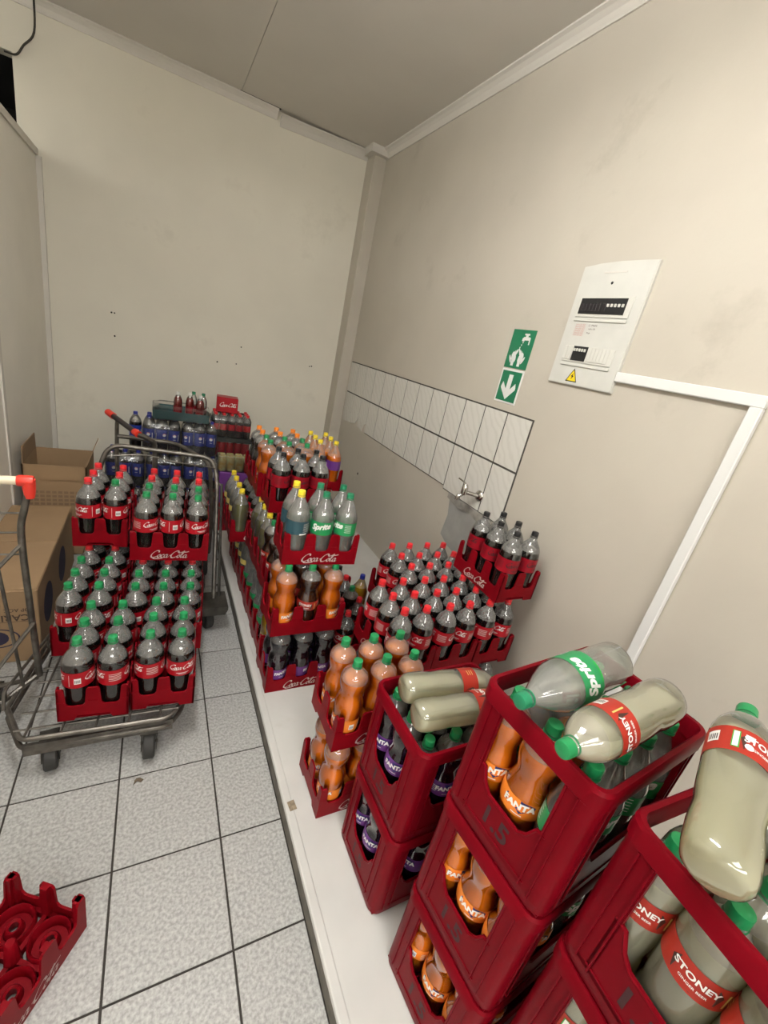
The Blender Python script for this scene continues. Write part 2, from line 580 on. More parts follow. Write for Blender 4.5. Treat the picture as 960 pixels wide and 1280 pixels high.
def barcode(bm, r, z0, ang, s, mw, mb):
    put_round(bm, rect_geo(1.0, 1.15, 5), r, z0, ang, s, mw)
    for k in range(5):
        put_round(bm, rect_geo(0.09, 0.62, 1, dx=-0.34 + 0.17 * k, dy=-0.08), r + 0.0003, z0, ang, s, mb)

# ------------------------------------------------------------------ room shell
XW, YB, XL, ZC = 1.65, 4.25, -0.735, 3.19
XE, ZP = 0.445, 0.085           # platform edge and height
YF = -7.5                       # far end of the shop behind the camera
XO = -3.6                       # far side of the neighbouring room

bm = bmesh.new(); box(bm, XO, XE + 0.01, YF, YB, -0.08, -0.004)
floor = struct(obj('floor', bm, mats=M['grout']))
xs = [XL - 0.002 - 0.3225 * k for k in range(8, 0, -1)]
xs = [XO] + [x for x in xs if x > XO + 0.05] + [-0.7365, -0.414, -0.0915, 0.231, XE]
ys = [0.684 + 0.3213 * k for k in range(-2, 12)] + [YB]
ys = [y for y in ys if y <= YB]
tile_cache = {}
for i in range(len(xs) - 1):
    for j in range(len(ys) - 1):
        x0, x1, y0, y1 = xs[i], xs[i + 1], ys[j], ys[j + 1]
        if x1 < XL or y1 < 0.0 or x1 - x0 < 0.01 or y1 - y0 < 0.01:
            continue
        g = 0.0032
        b2 = bmesh.new()
        box(b2, x0 + g, x1 - g, y0 + g, y1 - g, -0.006, 0.0)
        tp = [e for e in b2.edges if all(v.co.z > -0.001 for v in e.verts)]
        bmesh.ops.bevel(b2, geom=tp, offset=0.0012, segments=1, affect='EDGES')
        obj('floor_tile', b2, floor, M['floor_tile'])

bm = bmesh.new(); box(bm, XO, XW, YF, ys[0] - .003, -.006, 0); obj('shop_floor', bm, floor, M['floor_tile'])
bm = bmesh.new(); box(bm, XO, XL - .06, ys[0], YB, -.006, 0); obj('side_room_floor', bm, floor, M['floor_tile'])
# raised platform along the right wall
bm = bmesh.new(); box(bm, XE + 0.012, XW, -0.6, YB, 0.0, ZP)
plat = struct(obj('floor_platform', bm, mats=M['platform']), 'low white platform along the right wall', 'platform')
bm = bmesh.new(); box(bm, XE, XE + 0.012, -0.6, YB, 0, ZP - 0.018)
obj('riser', bm, plat, M['riser'])
bm = bevel_box(XE - 0.003, XE + 0.03, -0.6, YB, ZP - 0.02, ZP + 0.002, 0.006, 2)
obj('edge_lip', bm, plat, M['platform'])

bm = bmesh.new(); box(bm, XW, XW + 0.12, YF, YB + 0.1, 0, ZC)
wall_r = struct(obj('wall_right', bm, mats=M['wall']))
bm = bmesh.new()
box(bm, -0.825, XW + 0.12, YB, YB + 0.12, 0, ZC)
box(bm, XO, -0.825, YB, YB + 0.12, 2.875, ZC)
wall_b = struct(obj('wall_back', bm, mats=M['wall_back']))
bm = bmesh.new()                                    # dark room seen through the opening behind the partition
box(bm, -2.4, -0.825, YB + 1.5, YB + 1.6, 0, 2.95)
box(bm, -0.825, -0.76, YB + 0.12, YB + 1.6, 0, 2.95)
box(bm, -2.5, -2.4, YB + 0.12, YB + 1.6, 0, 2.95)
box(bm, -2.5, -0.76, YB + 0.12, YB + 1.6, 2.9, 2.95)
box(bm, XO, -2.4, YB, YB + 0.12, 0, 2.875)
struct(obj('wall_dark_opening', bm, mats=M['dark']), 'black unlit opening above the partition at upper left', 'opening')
bm = bmesh.new(); box(bm, XL - 0.05, XL, -0.4, YB, 0, 2.39)
wall_l = struct(obj('wall_left', bm, mats=M['partition']))
bm = bmesh.new(); box(bm, XL - 0.062, XL + 0.012, -0.4, YB, 2.375, 2.415)
obj('top_rail', bm, wall_l, M['cornice'])
bm = bmesh.new(); box(bm, XL, XL + 0.008, 3.02, 3.06, 0, 2.375); obj('cover_strip', bm, wall_l, M['cornice'])
bm = bmesh.new(); box(bm, XL, XL + 0.03, YB - 0.028, YB - 0.001, 0, 2.375); obj('corner_strip', bm, wall_l, M['cornice'])
bm = bmesh.new(); box(bm, XO - 0.1, XW, YF - 0.1, YF, 0, ZC)
struct(obj('wall_front', bm, mats=M['wall_back']))
bm = bmesh.new(); box(bm, XO - 0.1, XO, YF, YB, 0, ZC)
struct(obj('wall_far_left', bm, mats=M['wall_back']))
bm = bmesh.new(); box(bm, XO, XW + 0.12, YF, YB + 0.12, ZC, ZC + 0.06)
ceil = struct(obj('ceiling', bm, mats=M['gap']))
for x0, x1 in ((XO, -0.72), (-0.715, 0.4975), (0.5005, XW)):
    b2 = bmesh.new(); box(b2, x0, x1, YF, YB, ZC - 0.012, ZC - 0.001)
    obj('ceiling_panel', b2, ceil, M['ceiling'])
# square corner pillar
bm = bevel_box(XW - 0.105, XW + 0.02, YB - 0.17, YB + 0.02, 0, ZC - 0.015, 0.004, 1)
struct(obj('trim_1', bm, mats=M['wall']), 'square pillar boxed into the far right corner', 'pillar')
# cornices: cove profile
def cornice(name, p0, p1, inward, label, s=0.055):
    bm = bmesh.new()
    p0, p1, inward = Vector(p0), Vector(p1), Vector(inward)
    prof = [(0, 0), (s, 0), (s, -0.008), (s * 0.72, -s * 0.28), (s * 0.42, -s * 0.55), (s * 0.2, -s * 0.9), (0.008, -s * 1.05), (0, -s * 1.05)]
    a = [bm.verts.new(p0 + inward * x + Vector((0, 0, z))) for x, z in prof]
    b = [bm.verts.new(p1 + inward * x + Vector((0, 0, z))) for x, z in prof]
    n = len(prof)
    for i in range(n):
        bm.faces.new((a[i], a[(i + 1) % n], b[(i + 1) % n], b[i]))
    bm.faces.new(a); bm.faces.new(b[::-1])
    return struct(obj(name, bm, mats=M['cornice']), label, 'cornice')
zc = ZC - 0.012
cornice('trim_2', (XW, YF, zc), (XW, YB - 0.17, zc), (-1, 0, 0), 'pale cove cornice along the top of the right wall')
cornice('trim_3', (0.80, YB, zc - 0.028), (XW - 0.105, YB, zc), (0, -1, 0), 'short pale cornice length ending at the corner pillar', 0.06)
cornice('trim_4', (XO, YB, zc), (0.775, YB, zc - 0.002), (0, -1, 0), 'long pale cornice length along the back wall')
bm = bmesh.new(); box(bm, XW - 0.16, XW - 0.001, YB - 0.225, YB - 0.171, zc - 0.055, zc)
struct(obj('trim_5', bm, mats=M['cornice']), 'cornice return wrapping the pillar head', 'cornice')
bm = bmesh.new(); box(bm, XW - 0.16, XW - 0.106, YB - 0.171, YB - 0.061, zc - 0.055, zc)
struct(obj('trim_6', bm, mats=M['cornice']), 'cornice return on the left flank of the pillar', 'cornice')
bm = bmesh.new(); box(bm, 0.49, 0.79, YB - 0.058, YB - 0.03, zc - 0.0005, zc + 0.006)
obj('crack', bm, ceil, M['gap'])
# nail holes and scuffs in the back wall
for (x, z, r) in ((-0.32, 1.50, .007), (-0.30, 1.50, .006), (-0.30, 1.33, .007), (0.66, 1.43, .006), (0.63, 1.28, .006), (0.47, 1.27, .007), (1.32, 1.38, .007), (1.30, 1.375, .006)):
    b2 = bmesh.new()
    lathe(b2, [(0, r), (0.002, r * .7)], 8, M=Matrix.Translation((x, YB - 0.0005, z)) @ Matrix.Rotation(PI / 2, 4, 'X'))
    obj('nail_hole', b2, wall_b, M['gap'])
for (y, z, r) in ((3.46, 0.58, .012), (0.55, 2.28, .006), (2.35, 1.1, .004)):
    b2 = bmesh.new()
    lathe(b2, [(0, r), (0.002, r * .7)], 8, M=Matrix.Translation((XW - 0.0005, y, z)) @ Matrix.Rotation(-PI / 2, 4, 'Y'))
    obj('wall_plug', b2, wall_r, M['gap'])
# loose cable at the upper left
bm = bmesh.new()
tube(bm, smooth_path([(-0.69, 4.19, 3.18), (-0.70, 4.2, 3.0), (-0.76, 4.22, 2.92), (-0.80, 4.23, 2.865), (-0.86, 4.24, 2.86)], 5), 0.006, 6)
tag(obj('loose_cable', bm, mats=M['darksteel']), 'thin grey cable hanging from the ceiling at upper left', 'cable')

# ------------------------------------------------------------------ lamps
for lx, ly, hx, hy, rd, where in PANELS:
    t = thing('ceiling_light', 'white ceiling light panel ' + where, 'lamp', (lx, ly, ZC - .034))
    bm = bmesh.new()
    ring(bm, [(hx + .02, hy + .02, .006, .022), (hx + .02, hy + .02, .006, 0), (hx, hy, .004, 0), (hx, hy, .004, .022)])
    obj('frame', bm, t, M['lampcase'])
    bm = bmesh.new()
    box(bm, -hx, hx, -hy, hy, .004, .010)
    obj('diffuser', bm, t, emis('panel_glow', LAMP_COLOR, rd))
for lx, ly, lz, ll, rd, where in TUBE_LAMPS:
    t = thing('tube_lamp', 'white twin tube batten lamp ' + where, 'lamp', (lx, ly, lz))
    obj('housing', bevel_box(-0.025, 0.025, -ll / 2, ll / 2, 0.03, 0.055, 0.004), t, M['lampcase'])
    for sy in (-.4, .4):
        b2 = bmesh.new()
        tube(b2, [(0, sy, .05), (0, sy, ZC - .012 - lz)], .004, 6)
        obj('hanger', b2, t, M['lampcase'])
    for sx in (-0.045, 0.045):
        b2 = bmesh.new()
        tube(b2, [(sx, -ll / 2 + 0.03, 0), (sx, ll / 2 - 0.03, 0)], 0.018, 12)
        obj('lamp_tube', b2, t, emis('lamp_tube_glow', LAMP_COLOR, rd))

# ------------------------------------------------------------------ right wall fittings
# glazed tiles: 13 columns, 2 rows; the far ones are broken at the foot
T0, TW = 4.045, 2.452 / 13
for c in range(13):
    y1 = T0 - c * TW
    y0 = y1 - TW
    for rrow in range(2):
        if rrow == 0:
            zt, zb = 1.508, 1.232
        else:
            zt, zb = 1.231, (0.955 if c < 10 else 0.935)
        g = 0.0050
        poly = [(y0 + g, zb + g), (y1 - g, zb + g), (y1 - g, zt - g), (y0 + g, zt - g)]
        if rrow == 1 and c == 1:
            poly = [(y0 + g + .05, zb + .03), (y1 - g, zb + g), (y1 - g, zt - g), (y0 + g, zt - g), (y0 + g, zb + .09)]
        if rrow == 1 and c == 2:
            poly = [(y0 + g + .06, zb + .0), (y1 - g, zb + .02), (y1 - g, zt - g), (y0 + g, zt - g), (y0 + g, zb + .08), (y0 + .05, zb + .06)]
        if rrow == 1 and c == 0:
            poly = [(y0 + g, zb + .012), (y1 - g - .04, zb - .005), (y1 - g, zb + .01), (y1 - g, zt - g), (y0 + g, zt - g)]
        b2 = bmesh.new()
        prism(b2, poly, Matrix(((0, -1, 0, XW + 0.001), (1, 0, 0, 0), (0, 0, 1, 0), (0, 0, 0, 1))), 0.009)
        bmesh.ops.bevel(b2, geom=[e for e in b2.edges if all(v.co.x < XW - 0.006 for v in e.verts)], offset=0.001, segments=1, affect='EDGES')
        obj('wall_tile', b2, wall_r, M['wall_tile'])
bm = bmesh.new(); box(bm, XW - 0.004, XW, T0 - 13 * TW - 0.002, T0 - 10 * TW, 0.934, 1.511)
box(bm, XW - 0.004, XW, T0 - 10 * TW, T0 - 3 * TW, 0.954, 1.511)
box(bm, XW - 0.004, XW, T0 - 3 * TW, T0, 1.05, 1.511)
obj('tile_bed', bm, wall_r, M['tilegrout'])
# chiselled patch below the tap
bm = bmesh.new()
prism(bm, [(1.68, .93), (2.07, .93), (2.04, .80), (2.06, .66), (1.96, .62), (1.80, .60), (1.72, .70)], Matrix(((0, -1, 0, XW + 0.001), (1, 0, 0, 0), (0, 0, 1, 0), (0, 0, 0, 1))), 0.004)
obj('repair_patch', bm, wall_r, M['patch'])
bm = bmesh.new()
prism(bm, [(1.66, .935), (2.08, .935), (2.08, .905), (1.95, .88), (1.85, .90), (1.75, .875), (1.66, .90)], Matrix(((0, -1, 0, XW + 0.001), (1, 0, 0, 0), (0, 0, 1, 0), (0, 0, 0, 1))), 0.012)
obj('cement_edge', bm, wall_r, M['cement'])
# tap
t = thing('water_tap', 'chrome wall tap fixed over the glazed tiles', 'tap', (XW - 0.009, 1.80, 1.025))
b2 = bmesh.new(); lathe(b2, [(0, .032), (.006, .032), (.014, .026), (.018, .014)], 20, M=Matrix.Rotation(-PI / 2, 4, 'Y')); obj('flange', b2, t, M['chrome'], smooth=35)
b2 = bmesh.new()
tube(b2, [(-.01, 0, 0), (-.045, 0.012, 0.004), (-.085, 0.03, 0.008)], .012, 10)
lathe(b2, [(-.022, .012), (-.018, .018), (.02, .019), (.035, .014), (.042, .009)], 16, M=Matrix.Translation((-.09, .035, .012)))
tube(b2, smooth_path([(-.09, .035, .0), (-.10, .04, -.012), (-.115, .045, -.022), (-.12, .047, -.045)], 4), .0105, 10)
obj('spout', b2, t, M['chrome'], smooth=40)
b2 = bmesh.new(); tube(b2, smooth_path([(-.09, .035, .052), (-.093, .05, .06), (-.097, .10, .066)], 4), .005, 8); obj('lever', b2, t, M['chrome'], smooth=40)

WALL = lambda y, z: Matrix(((0, 1, 0, XW), (-1, 0, 0, y), (0, 0, 1, z), (0, 0, 0, 1)))  # local x -> -y (right in view), local -y -> out of wall
def wl(y, z, out):
    return WALL(y, z) @ Matrix.Translation((0, -out, 0))
def wall_rect(name, y0, y1, z0, z1, out0, out1, mt, parent, bev=0.002):
    return obj(name, bevel_box(XW - out1, XW - out0, y0, y1, z0, z1, bev, 1), parent, mt)

# safety signs
def ellipse(cx, cy, rx, ry, rot=0, n=10):
    return [(cx + rx * math.cos(2 * PI * k / n) * math.cos(rot) - ry * math.sin(2 * PI * k / n) * math.sin(rot),
             cy + rx * math.cos(2 * PI * k / n) * math.sin(rot) + ry * math.sin(2 * PI * k / n) * math.cos(rot)) for k in range(n)]
s1 = thing('safety_sign', 'green square sign with white tap and washing hands symbol', 'sign', (XW, 1.84, 1.825), group='green wall signs')
def on(o, t):
    o.matrix_parent_inverse = t.matrix_basis.inverted() if t.matrix_basis else Matrix.Identity(4)
    return o
def child_world(name, bm, t, mt, smooth=None):
    """part built in world coordinates under a thing that has a location / rotation"""
    o = obj(name, bm, None, mt, smooth=smooth)
    o.parent = t
    loc = Matrix.Translation(t.location) @ t.rotation_euler.to_matrix().to_4x4()
    o.matrix_parent_inverse = loc.inverted()
    return o
child_world('sign_plate', bevel_box(XW - .004, XW, 1.757, 1.925, 1.728, 1.918, .0015, 1), s1, M['signgreen'])
b2 = bmesh.new()
MW = wl(1.842, 1.823, 0.0048)
tap = [(0.012, .045), (.03, .045), (.03, .05), (.062, .05), (.062, .03), (.07, .03), (.07, .062), (.062, .066), (.05, .066), (.05, .074), (.058, .074), (.058, .082), (.022, .082), (.022, .074), (.032, .074), (.032, .066), (.022, .066), (.012, .058)]
tap = [(x - .012, y - .005) for x, y in tap]
put_flat(b2, poly_geo(tap), MW)
for sg in (-1, 1):   # hands: palm + four fingers + cuff
    put_flat(b2, poly_geo(ellipse(sg * .026, -.042, .017, .028, sg * -.35)), MW)
    for k in range(4):
        put_flat(b2, poly_geo(ellipse(sg * (.010 + .009 * k), -.016 - .006 * k, .0042, .022, sg * (.45 - .1 * k))), MW @ Matrix.Translation((0, -.0002 * (k + 1), 0)))
    put_flat(b2, poly_geo(ellipse(sg * .047, -.052, .006, .022, sg * -.5)), MW @ Matrix.Translation((0, -.0012, 0)))
    put_flat(b2, poly_geo([(sg * .014, -.062), (sg * .034, -.055), (sg * .034, -.084), (sg * .014, -.084)]), MW @ Matrix.Translation((0, -.0014, 0)))
for k in range(5):   # water drops
    put_flat(b2, poly_geo(ellipse(.012 - .006 * k, .034 - .013 * k, .003, .005)), MW)
child_world('pictogram', b2, s1, M['signwhite'])
s2 = thing('safety_sign', 'green square sign with white downward arrow below hand sign', 'sign', (XW, 1.84, 1.635), group='green wall signs')
child_world('sign_plate', bevel_box(XW - .004, XW, 1.757, 1.925, 1.548, 1.722, .0015, 1), s2, M['signwhite'])
b2 = bmesh.new(); put_flat(b2, rect_geo(.148, .154, 1), wl(1.841, 1.635, .0046)); child_world('green_field', b2, s2, M['signgreen'])
b2 = bmesh.new()
put_flat(b2, poly_geo([(-.016, .062), (.016, .062), (.016, -.012), (.048, .022), (.056, .0), (.056, -.010), (0, -.066), (-.056, -.010), (-.056, .0), (-.048, .022), (-.016, -.012)]), wl(1.841, 1.633, .0052))
child_world('arrow', b2, s2, M['signwhite'])

# distribution board
db = thing('distribution_board', 'white enamel electrical distribution board with two breaker rows', 'panel', (XW, 1.41, 1.70))
b2 = bmesh.new()
prism(b2, [(1.232, 1.705), (1.578, 1.705), (1.580, 2.188), (1.50, 2.196), (1.40, 2.200), (1.30, 2.198), (1.233, 2.196)], Matrix(((0, -1, 0, XW), (1, 0, 0, 0), (0, 0, 1, 0), (0, 0, 0, 1))), 0.016)
bmesh.ops.bevel(b2, geom=[e for e in b2.edges if all(v.co.x < XW - .01 for v in e.verts)], offset=.003, segments=2, affect='EDGES')
child_world('cover_plate', b2, db, M['plate'])
def dbr(name, yc, zc_, w_, h_, o0, o1, mt, par=None, bev=.001):
    return child_world(name, bevel_box(XW - o1, XW - o0, yc - w_ / 2, yc + w_ / 2, zc_ - h_ / 2, zc_ + h_ / 2, bev, 1), par or db, mt)
dbr('breaker_frame', 1.408, 2.028, .262, .082, .016, .021, M['plastic'])
dbr('breaker_window', 1.415, 2.030, .228, .062, .021, .024, M['black'])
for k in range(12):
    dbr('breaker_switch', 1.515 - .0175 * k - (0.01 if k > 5 else 0), 2.033 if k > 6 else 2.025, .010 if k > 6 else .015, .012 if k > 6 else .030, .024, .029 if k > 6 else .026, M['plastic'] if k > 6 else M['darkgrip'])
dbr('label_strip', 1.408, 1.975, .262, .010, .016, .022, M['plastic'])
dbr('breaker_frame', 1.404, 1.835, .258, .066, .016, .021, M['plastic'])
dbr('breaker_window', 1.446, 1.838, .078, .060, .021, .024, M['black'])
for k in range(5):
    dbr('breaker_switch', 1.474 - .014 * k, 1.852, .008, .012, .024, .030, M['plastic'])
for k in range(6):
    dbr('blank_module', 1.392 - .0175 * k, 1.838, .0155, .056, .021, .024, M['plastic'])
for k in range(3):
    dbr('blank_module', 1.524 - .0175 * k, 1.838, .0155, .056, .021, .024, M['plastic'])
dbr('label_strip', 1.404, 1.790, .258, .010, .016, .022, M['plastic'])
dbr('title_strip', 1.410, 2.160, .11, .006, .016, .0172, M['cornice'])
b2 = bmesh.new(); lathe(b2, [(0, .006), (.003, .004)], 10, M=wl(1.41, 2.12, .016) @ Matrix.Rotation(PI / 2, 4, 'X')); child_world('lock', b2, db, M['black'])
b2 = bmesh.new()
for k in range(6):
    put_flat(b2, text_geo('DANGER RED', .006), wl(1.494, 1.956 - .0085 * k, .0168))
child_world('notice_print', b2, db, M['redprint'])
b2 = bmesh.new()
put_flat(b2, text_geo('L1 MAIN', .008), wl(1.43, 1.955, .0168)); put_flat(b2, text_geo('Lights DB', .008), wl(1.43, 1.94, .0168)); put_flat(b2, text_geo('Plugs', .008), wl(1.442, 1.924, .0168))
child_world('circuit_print', b2, db, M['cardprint'])
b2 = bmesh.new()
ZW = wl(1.445, 1.745, .0168)
put_flat(b2, poly_geo([(-.032, -.026), (.032, -.026), (0, .032)]), ZW, 1, 1)
put_flat(b2, poly_geo([(-.0255, -.022), (.0255, -.022), (0, .0245)]), ZW @ Matrix.Translation((0, -.0003, 0)), 1, 0)
put_flat(b2, poly_geo([(.004, .014), (-.008, -.004), (-.001, -.004), (-.004, -.018), (.008, .0), (.001, .0)]), ZW @ Matrix.Translation((0, -.0006, 0)), 1, 1)
child_world('warning_triangle', b2, db, [M['warn'], M['black']])

# cable trunking
tr = thing('cable_trunking', 'white plastic cable trunking running from board down the wall', 'trunking', (XW, 0.72, ZP))
child_world('horizontal_run', bevel_box(XW - .022, XW, .70, 1.232, 1.752, 1.790, .003, 1), tr, M['signwhite'])
child_world('vertical_run', bevel_box(XW - .022, XW, .70, .738, ZP, 1.752, .003, 1), tr, M['signwhite'])

# ------------------------------------------------------------------ bottles
P_COLA = [(0, .028), (.004, .038), (.014, .0455), (.05, .0478), (.09, .0468), (.116, .0487), (.124, .0505), (.198, .0505), (.212, .0498), (.226, .0470), (.239, .0422), (.251, .0355), (.262, .0275), (.272, .0205), (.281, .0158), (.289, .0138), (.300, .0132)]
P_LEMON = [(0, .028), (.004, .038), (.014, .0450), (.05, .0465), (.09, .0460), (.116, .0480), (.124, .0500), (.190, .0500), (.204, .0495), (.225, .0425), (.248, .0325), (.268, .0225), (.283, .0155), (.290, .0138), (.300, .0132)]
P_FANTA = [(0, .028), (.004, .037), (.014, .0440), (.04, .0455), (.105, .0460), (.125, .0490), (.145, .0490), (.162, .0455), (.180, .0400), (.192, .0390), (.204, .0405), (.222, .0455), (.240, .0475), (.255, .0455), (.268, .0390), (.279, .0280), (.288, .0170), (.294, .0138), (.304, .0132)]
P_GINGER = [(0, .026), (.004, .034), (.012, .0405), (.03, .0432), (.062, .0436), (.088, .0412), (.100, .0408), (.118, .0428), (.140, .0436), (.232, .0436), (.250, .0415), (.266, .0362), (.280, .0285), (.292, .0195), (.299, .0145), (.308, .0132)]
P_SLIM = [(0, .025), (.004, .033), (.012, .0395), (.03, .0420), (.09, .0420), (.12, .0425), (.205, .0425), (.222, .040), (.240, .033), (.256, .0235), (.268, .0150), (.276, .0132)]
P_SMALL = [(0, .018), (.003, .025), (.010, .0300), (.05, .0305), (.12, .0305), (.140, .0285), (.160, .021), (.176, .0130), (.184, .0115)]

def rad(prof, z):
    for (z0, r0), (z1, r1) in zip(prof, prof[1:]):
        if z0 <= z <= z1:
            return r0 + (r1 - r0) * (z - z0) / (z1 - z0)
    return prof[-1][1]

def cut_prof(prof, lvl, d=.0012):
    out = [(max(z, .002), r - d) for z, r in prof if z < lvl]
    out.append((lvl, rad(prof, lvl) - d))
    return out

def cap_mesh(name, z, mt, r=.0158, h=.0195):
    bm = bmesh.new()
    seg = 24
    rings = []
    for zz, rr, rib in ((z, r, 1), (z + h * .82, r * .98, 1), (z + h * .95, r * .92, 0), (z + h, r * .80, 0)):
        rings.append([bm.verts.new((math.cos(2 * PI * k / seg) * (rr - (.0006 if rib and k % 2 else 0)), math.sin(2 * PI * k / seg) * (rr - (.0006 if rib and k % 2 else 0)), zz)) for k in range(seg)])
    for a, b in zip(rings, rings[1:]):
        for k in range(seg):
            bm.faces.new((a[k], a[(k + 1) % seg], b[(k + 1) % seg], b[k]))
    bm.faces.new(rings[0][::-1]); bm.faces.new(rings[-1])
    lathe(bm, [(z - .0075, r * 1.05), (z - .0045, r * 1.05)], seg)          # neck ring / tamper band
    return mesh_of(name, bm, mt, 40)

def label_mesh(name, prof, z0, z1, mt):
    bm = bmesh.new()
    n = 5
    zs = [z0 + (z1 - z0) * k / n for k in range(n + 1)]
    lathe(bm, [(z, rad(prof, z) + .0007) for z in zs], 32, cap0=False, cap1=False)
    return mesh_of(name, bm, mt, 40)

def print_cola(bm, r, zc_, s, mi_logo, dark=False):
    for a in (0.0, PI):
        put_round(bm, SCRIPT, r, zc_ + .008, a, .098 * s, mi_logo)
        put_round(bm, rect_geo(.045, .0022, 6), r, zc_ - .018, a, 1, mi_logo)
        put_round(bm, rect_geo(.030, .0016, 6), r, zc_ - .023, a, 1, mi_logo)
    barcode(bm, r, zc_ - .002, PI * .56, .021, 1, 2)
    for k in range(5):
        put_round(bm, rect_geo(.040, .0016, 5), r, zc_ + .016 - .007 * k, PI * 1.5, 1, mi_logo)
    put_round(bm, rect_geo(.0012, .05, 1), r, zc_, PI * .40, 1, mi_logo)

def print_word(bm, r, zc_, word, size, mi, ang0=0.0, bold=.03, shear=.12, tilt=0.0, back=True):
    g = text_geo(word, size, bold, shear)
    if tilt:
        g = ([(x, y + x * tilt) for x, y in g[0]], g[1])
    for a in ((ang0, ang0 + PI) if back else (ang0,)):
        put_round(bm, g, r, zc_, a, 1, mi)

KIND = {}
def kind(code, name, desc, cat, prof, body, liquid, level, cap, label, lz, printer, capz=None, capr=.0158, liquid2=None):
    top = prof[-1][0]
    bm = bmesh.new()
    pf = list(prof)
    if liquid:
        pf = sorted(set(pf + [(level, rad(prof, level))]))
    lathe(bm, pf, 24, cap1=True)
    for f in bm.faces:
        if f.calc_center_median().z > level:
            f.material_index = 1
    bd = mesh_of(name + '_body', bm, [M[body], M['fog' if liquid == 'cola' else 'fog_smooth']], 50)
    lq = None
    if liquid:
        bm = bmesh.new(); lathe(bm, cut_prof(prof, level), 24); lq = mesh_of(name + '_drink', bm, M[liquid], 50)
    cp = cap_mesh(name + '_cap', top - .006, M[cap], capr)
    lb = label_mesh(name + '_label', prof, lz[0], lz[1], M[label]) if label else None
    pr = None
    if printer:
        bm = bmesh.new()
        mats = printer(bm, rad(prof, (lz[0] + lz[1]) / 2) + .0014, (lz[0] + lz[1]) / 2)
        if code in ('cg', 'cr', 'cz', 'co', 'pp'):
            pr = [mesh_of(name + '_print', bm, mats)]
        else:                       # front and back print as two pieces
            pr = []
            lim = .82 * rad(prof, (lz[0] + lz[1]) / 2)
            def zone(f):
                c = f.calc_center_median()
                return 0 if c.x > lim else (1 if c.y < 0 else 2)
            for sg in (0, 1, 2):
                b3 = bm.copy()
                bmesh.ops.delete(b3, geom=[f for f in b3.faces if zone(f) != sg], context='FACES')
                if b3.faces:
                    pr.append(mesh_of(name + '_print', b3, mats))
                else:
                    b3.free()
            bm.free()
    KIND[code] = dict(name=name, desc=desc, cat=cat, body=bd, liquid=lq, cap=cp, label=lb, pr=pr, prof=prof, level=level, top=top + .0135)

def pr_cola(bm, r, z):
    print_cola(bm, r, z, 1.0, 0); return [M['white'], M['white'], M['black']]
def pr_zero(bm, r, z):
    print_cola(bm, r, z, 1.0, 0); return [M['black'], M['white'], M['black']]
def pr_sprite(bm, r, z):
    print_word(bm, r, z + .006, 'Sprite', .036, 0, tilt=.14, bold=.045, shear=.25)
    barcode(bm, r, z - .004, PI * .5, .022, 0, 2)
    for k in range(5):
        put_round(bm, rect_geo(.030, .0018, 5), r, z + .020 - .008 * k, PI * 1.42, 1, 0)
    put_round(bm, rect_geo(.040, .0040, 5), r, z - .026, 0, 1, 1)
    return [M['white'], M['greenprint'], M['black']]
def pr_teal(bm, r, z):
    for k in range(6):
        put_round(bm, rect_geo(.030, .0016, 5), r, z + .018 - .007 * k, 0.35, 1, 1)
    put_round(bm, rect_geo(.034, .006, 5), r, z - .028, 0.1, 1, 0)
    barcode(bm, r, z, PI * .7, .020, 0, 2)
    return [M['white'], M['cornice'], M['black']]
def pr_fanta(bm, r, z):
    for a in (0.0, PI):
        put_round(bm, poly_geo([(x * .031, y * .016) for x, y in ((-1, .55), (.2, .95), (1, .75), (.95, -.2), (.45, -.45), (.15, -1), (-.1, -.5), (-.9, -.55))]), r - .0003, z + .006, a, 1, 1)
        g = text_geo('FANTA', .016, .05, .0)
        g = ([(x, y + x * .12) for x, y in g[0]], g[1])
        put_round(bm, g, r + .0003, z + .008, a, 1, 0)
        put_round(bm, rect_geo(.022, .002, 5), r, z - .013, a, 1, 0)
    barcode(bm, r, z - .001, PI * .5, .018, 0, 1)
    for k in range(4):
        put_round(bm, rect_geo(.020, .0016, 4), r, z + .010 - .006 * k, PI * .72, 1, 0)
    return [M['white'], M['navy'], M['black']]
def pr_ginger(bm, r, z):
    for a in (0.0, PI):
        put_round(bm, poly_geo([(x * .034, y * .021) for x, y in ((-1, .25), (-.75, .8), (.75, .8), (1, .25), (.85, -.75), (.0, -1), (-.85, -.75))]), r - .0002, z, a, 1, 1)
        put_round(bm, text_geo('STONEY', .012, .03), r + .0004, z + .006, a, 1, 0)
        put_round(bm, text_geo('GINGER BEER', .0045, .02), r + .0004, z - .009, a, 1, 0)
    put_round(bm, rect_geo(.003, .03, 1), r, z, PI * .28, 1, 3)
    barcode(bm, r, z + .002, PI * .5, .019, 0, 2)
    put_round(bm, rect_geo(.010, .034, 2), r, z, PI * .72, 1, 4)
    put_round(bm, rect_geo(.007, .031, 2), r + .0003, z, PI * .72, 1, 0)
    put_round(bm, ellipse_geo(0, 0, .006, .006), r, z - .008, PI * .84, 1, 0)
    put_round(bm, rect_geo(.012, .010, 2), r, z + .010, PI * .84, 1, 0)
    for k in range(3):
        put_round(bm, rect_geo(.018, .0016, 3), r, z + .012 - .007 * k, PI * 1.45, 1, 3)
    return [M['white'], M['lab_brown'], M['black'], M['lab_yellow'], M['greenprint']]
def ellipse_geo(cx, cy, rx, ry):
    return poly_geo(ellipse(cx, cy, rx, ry))
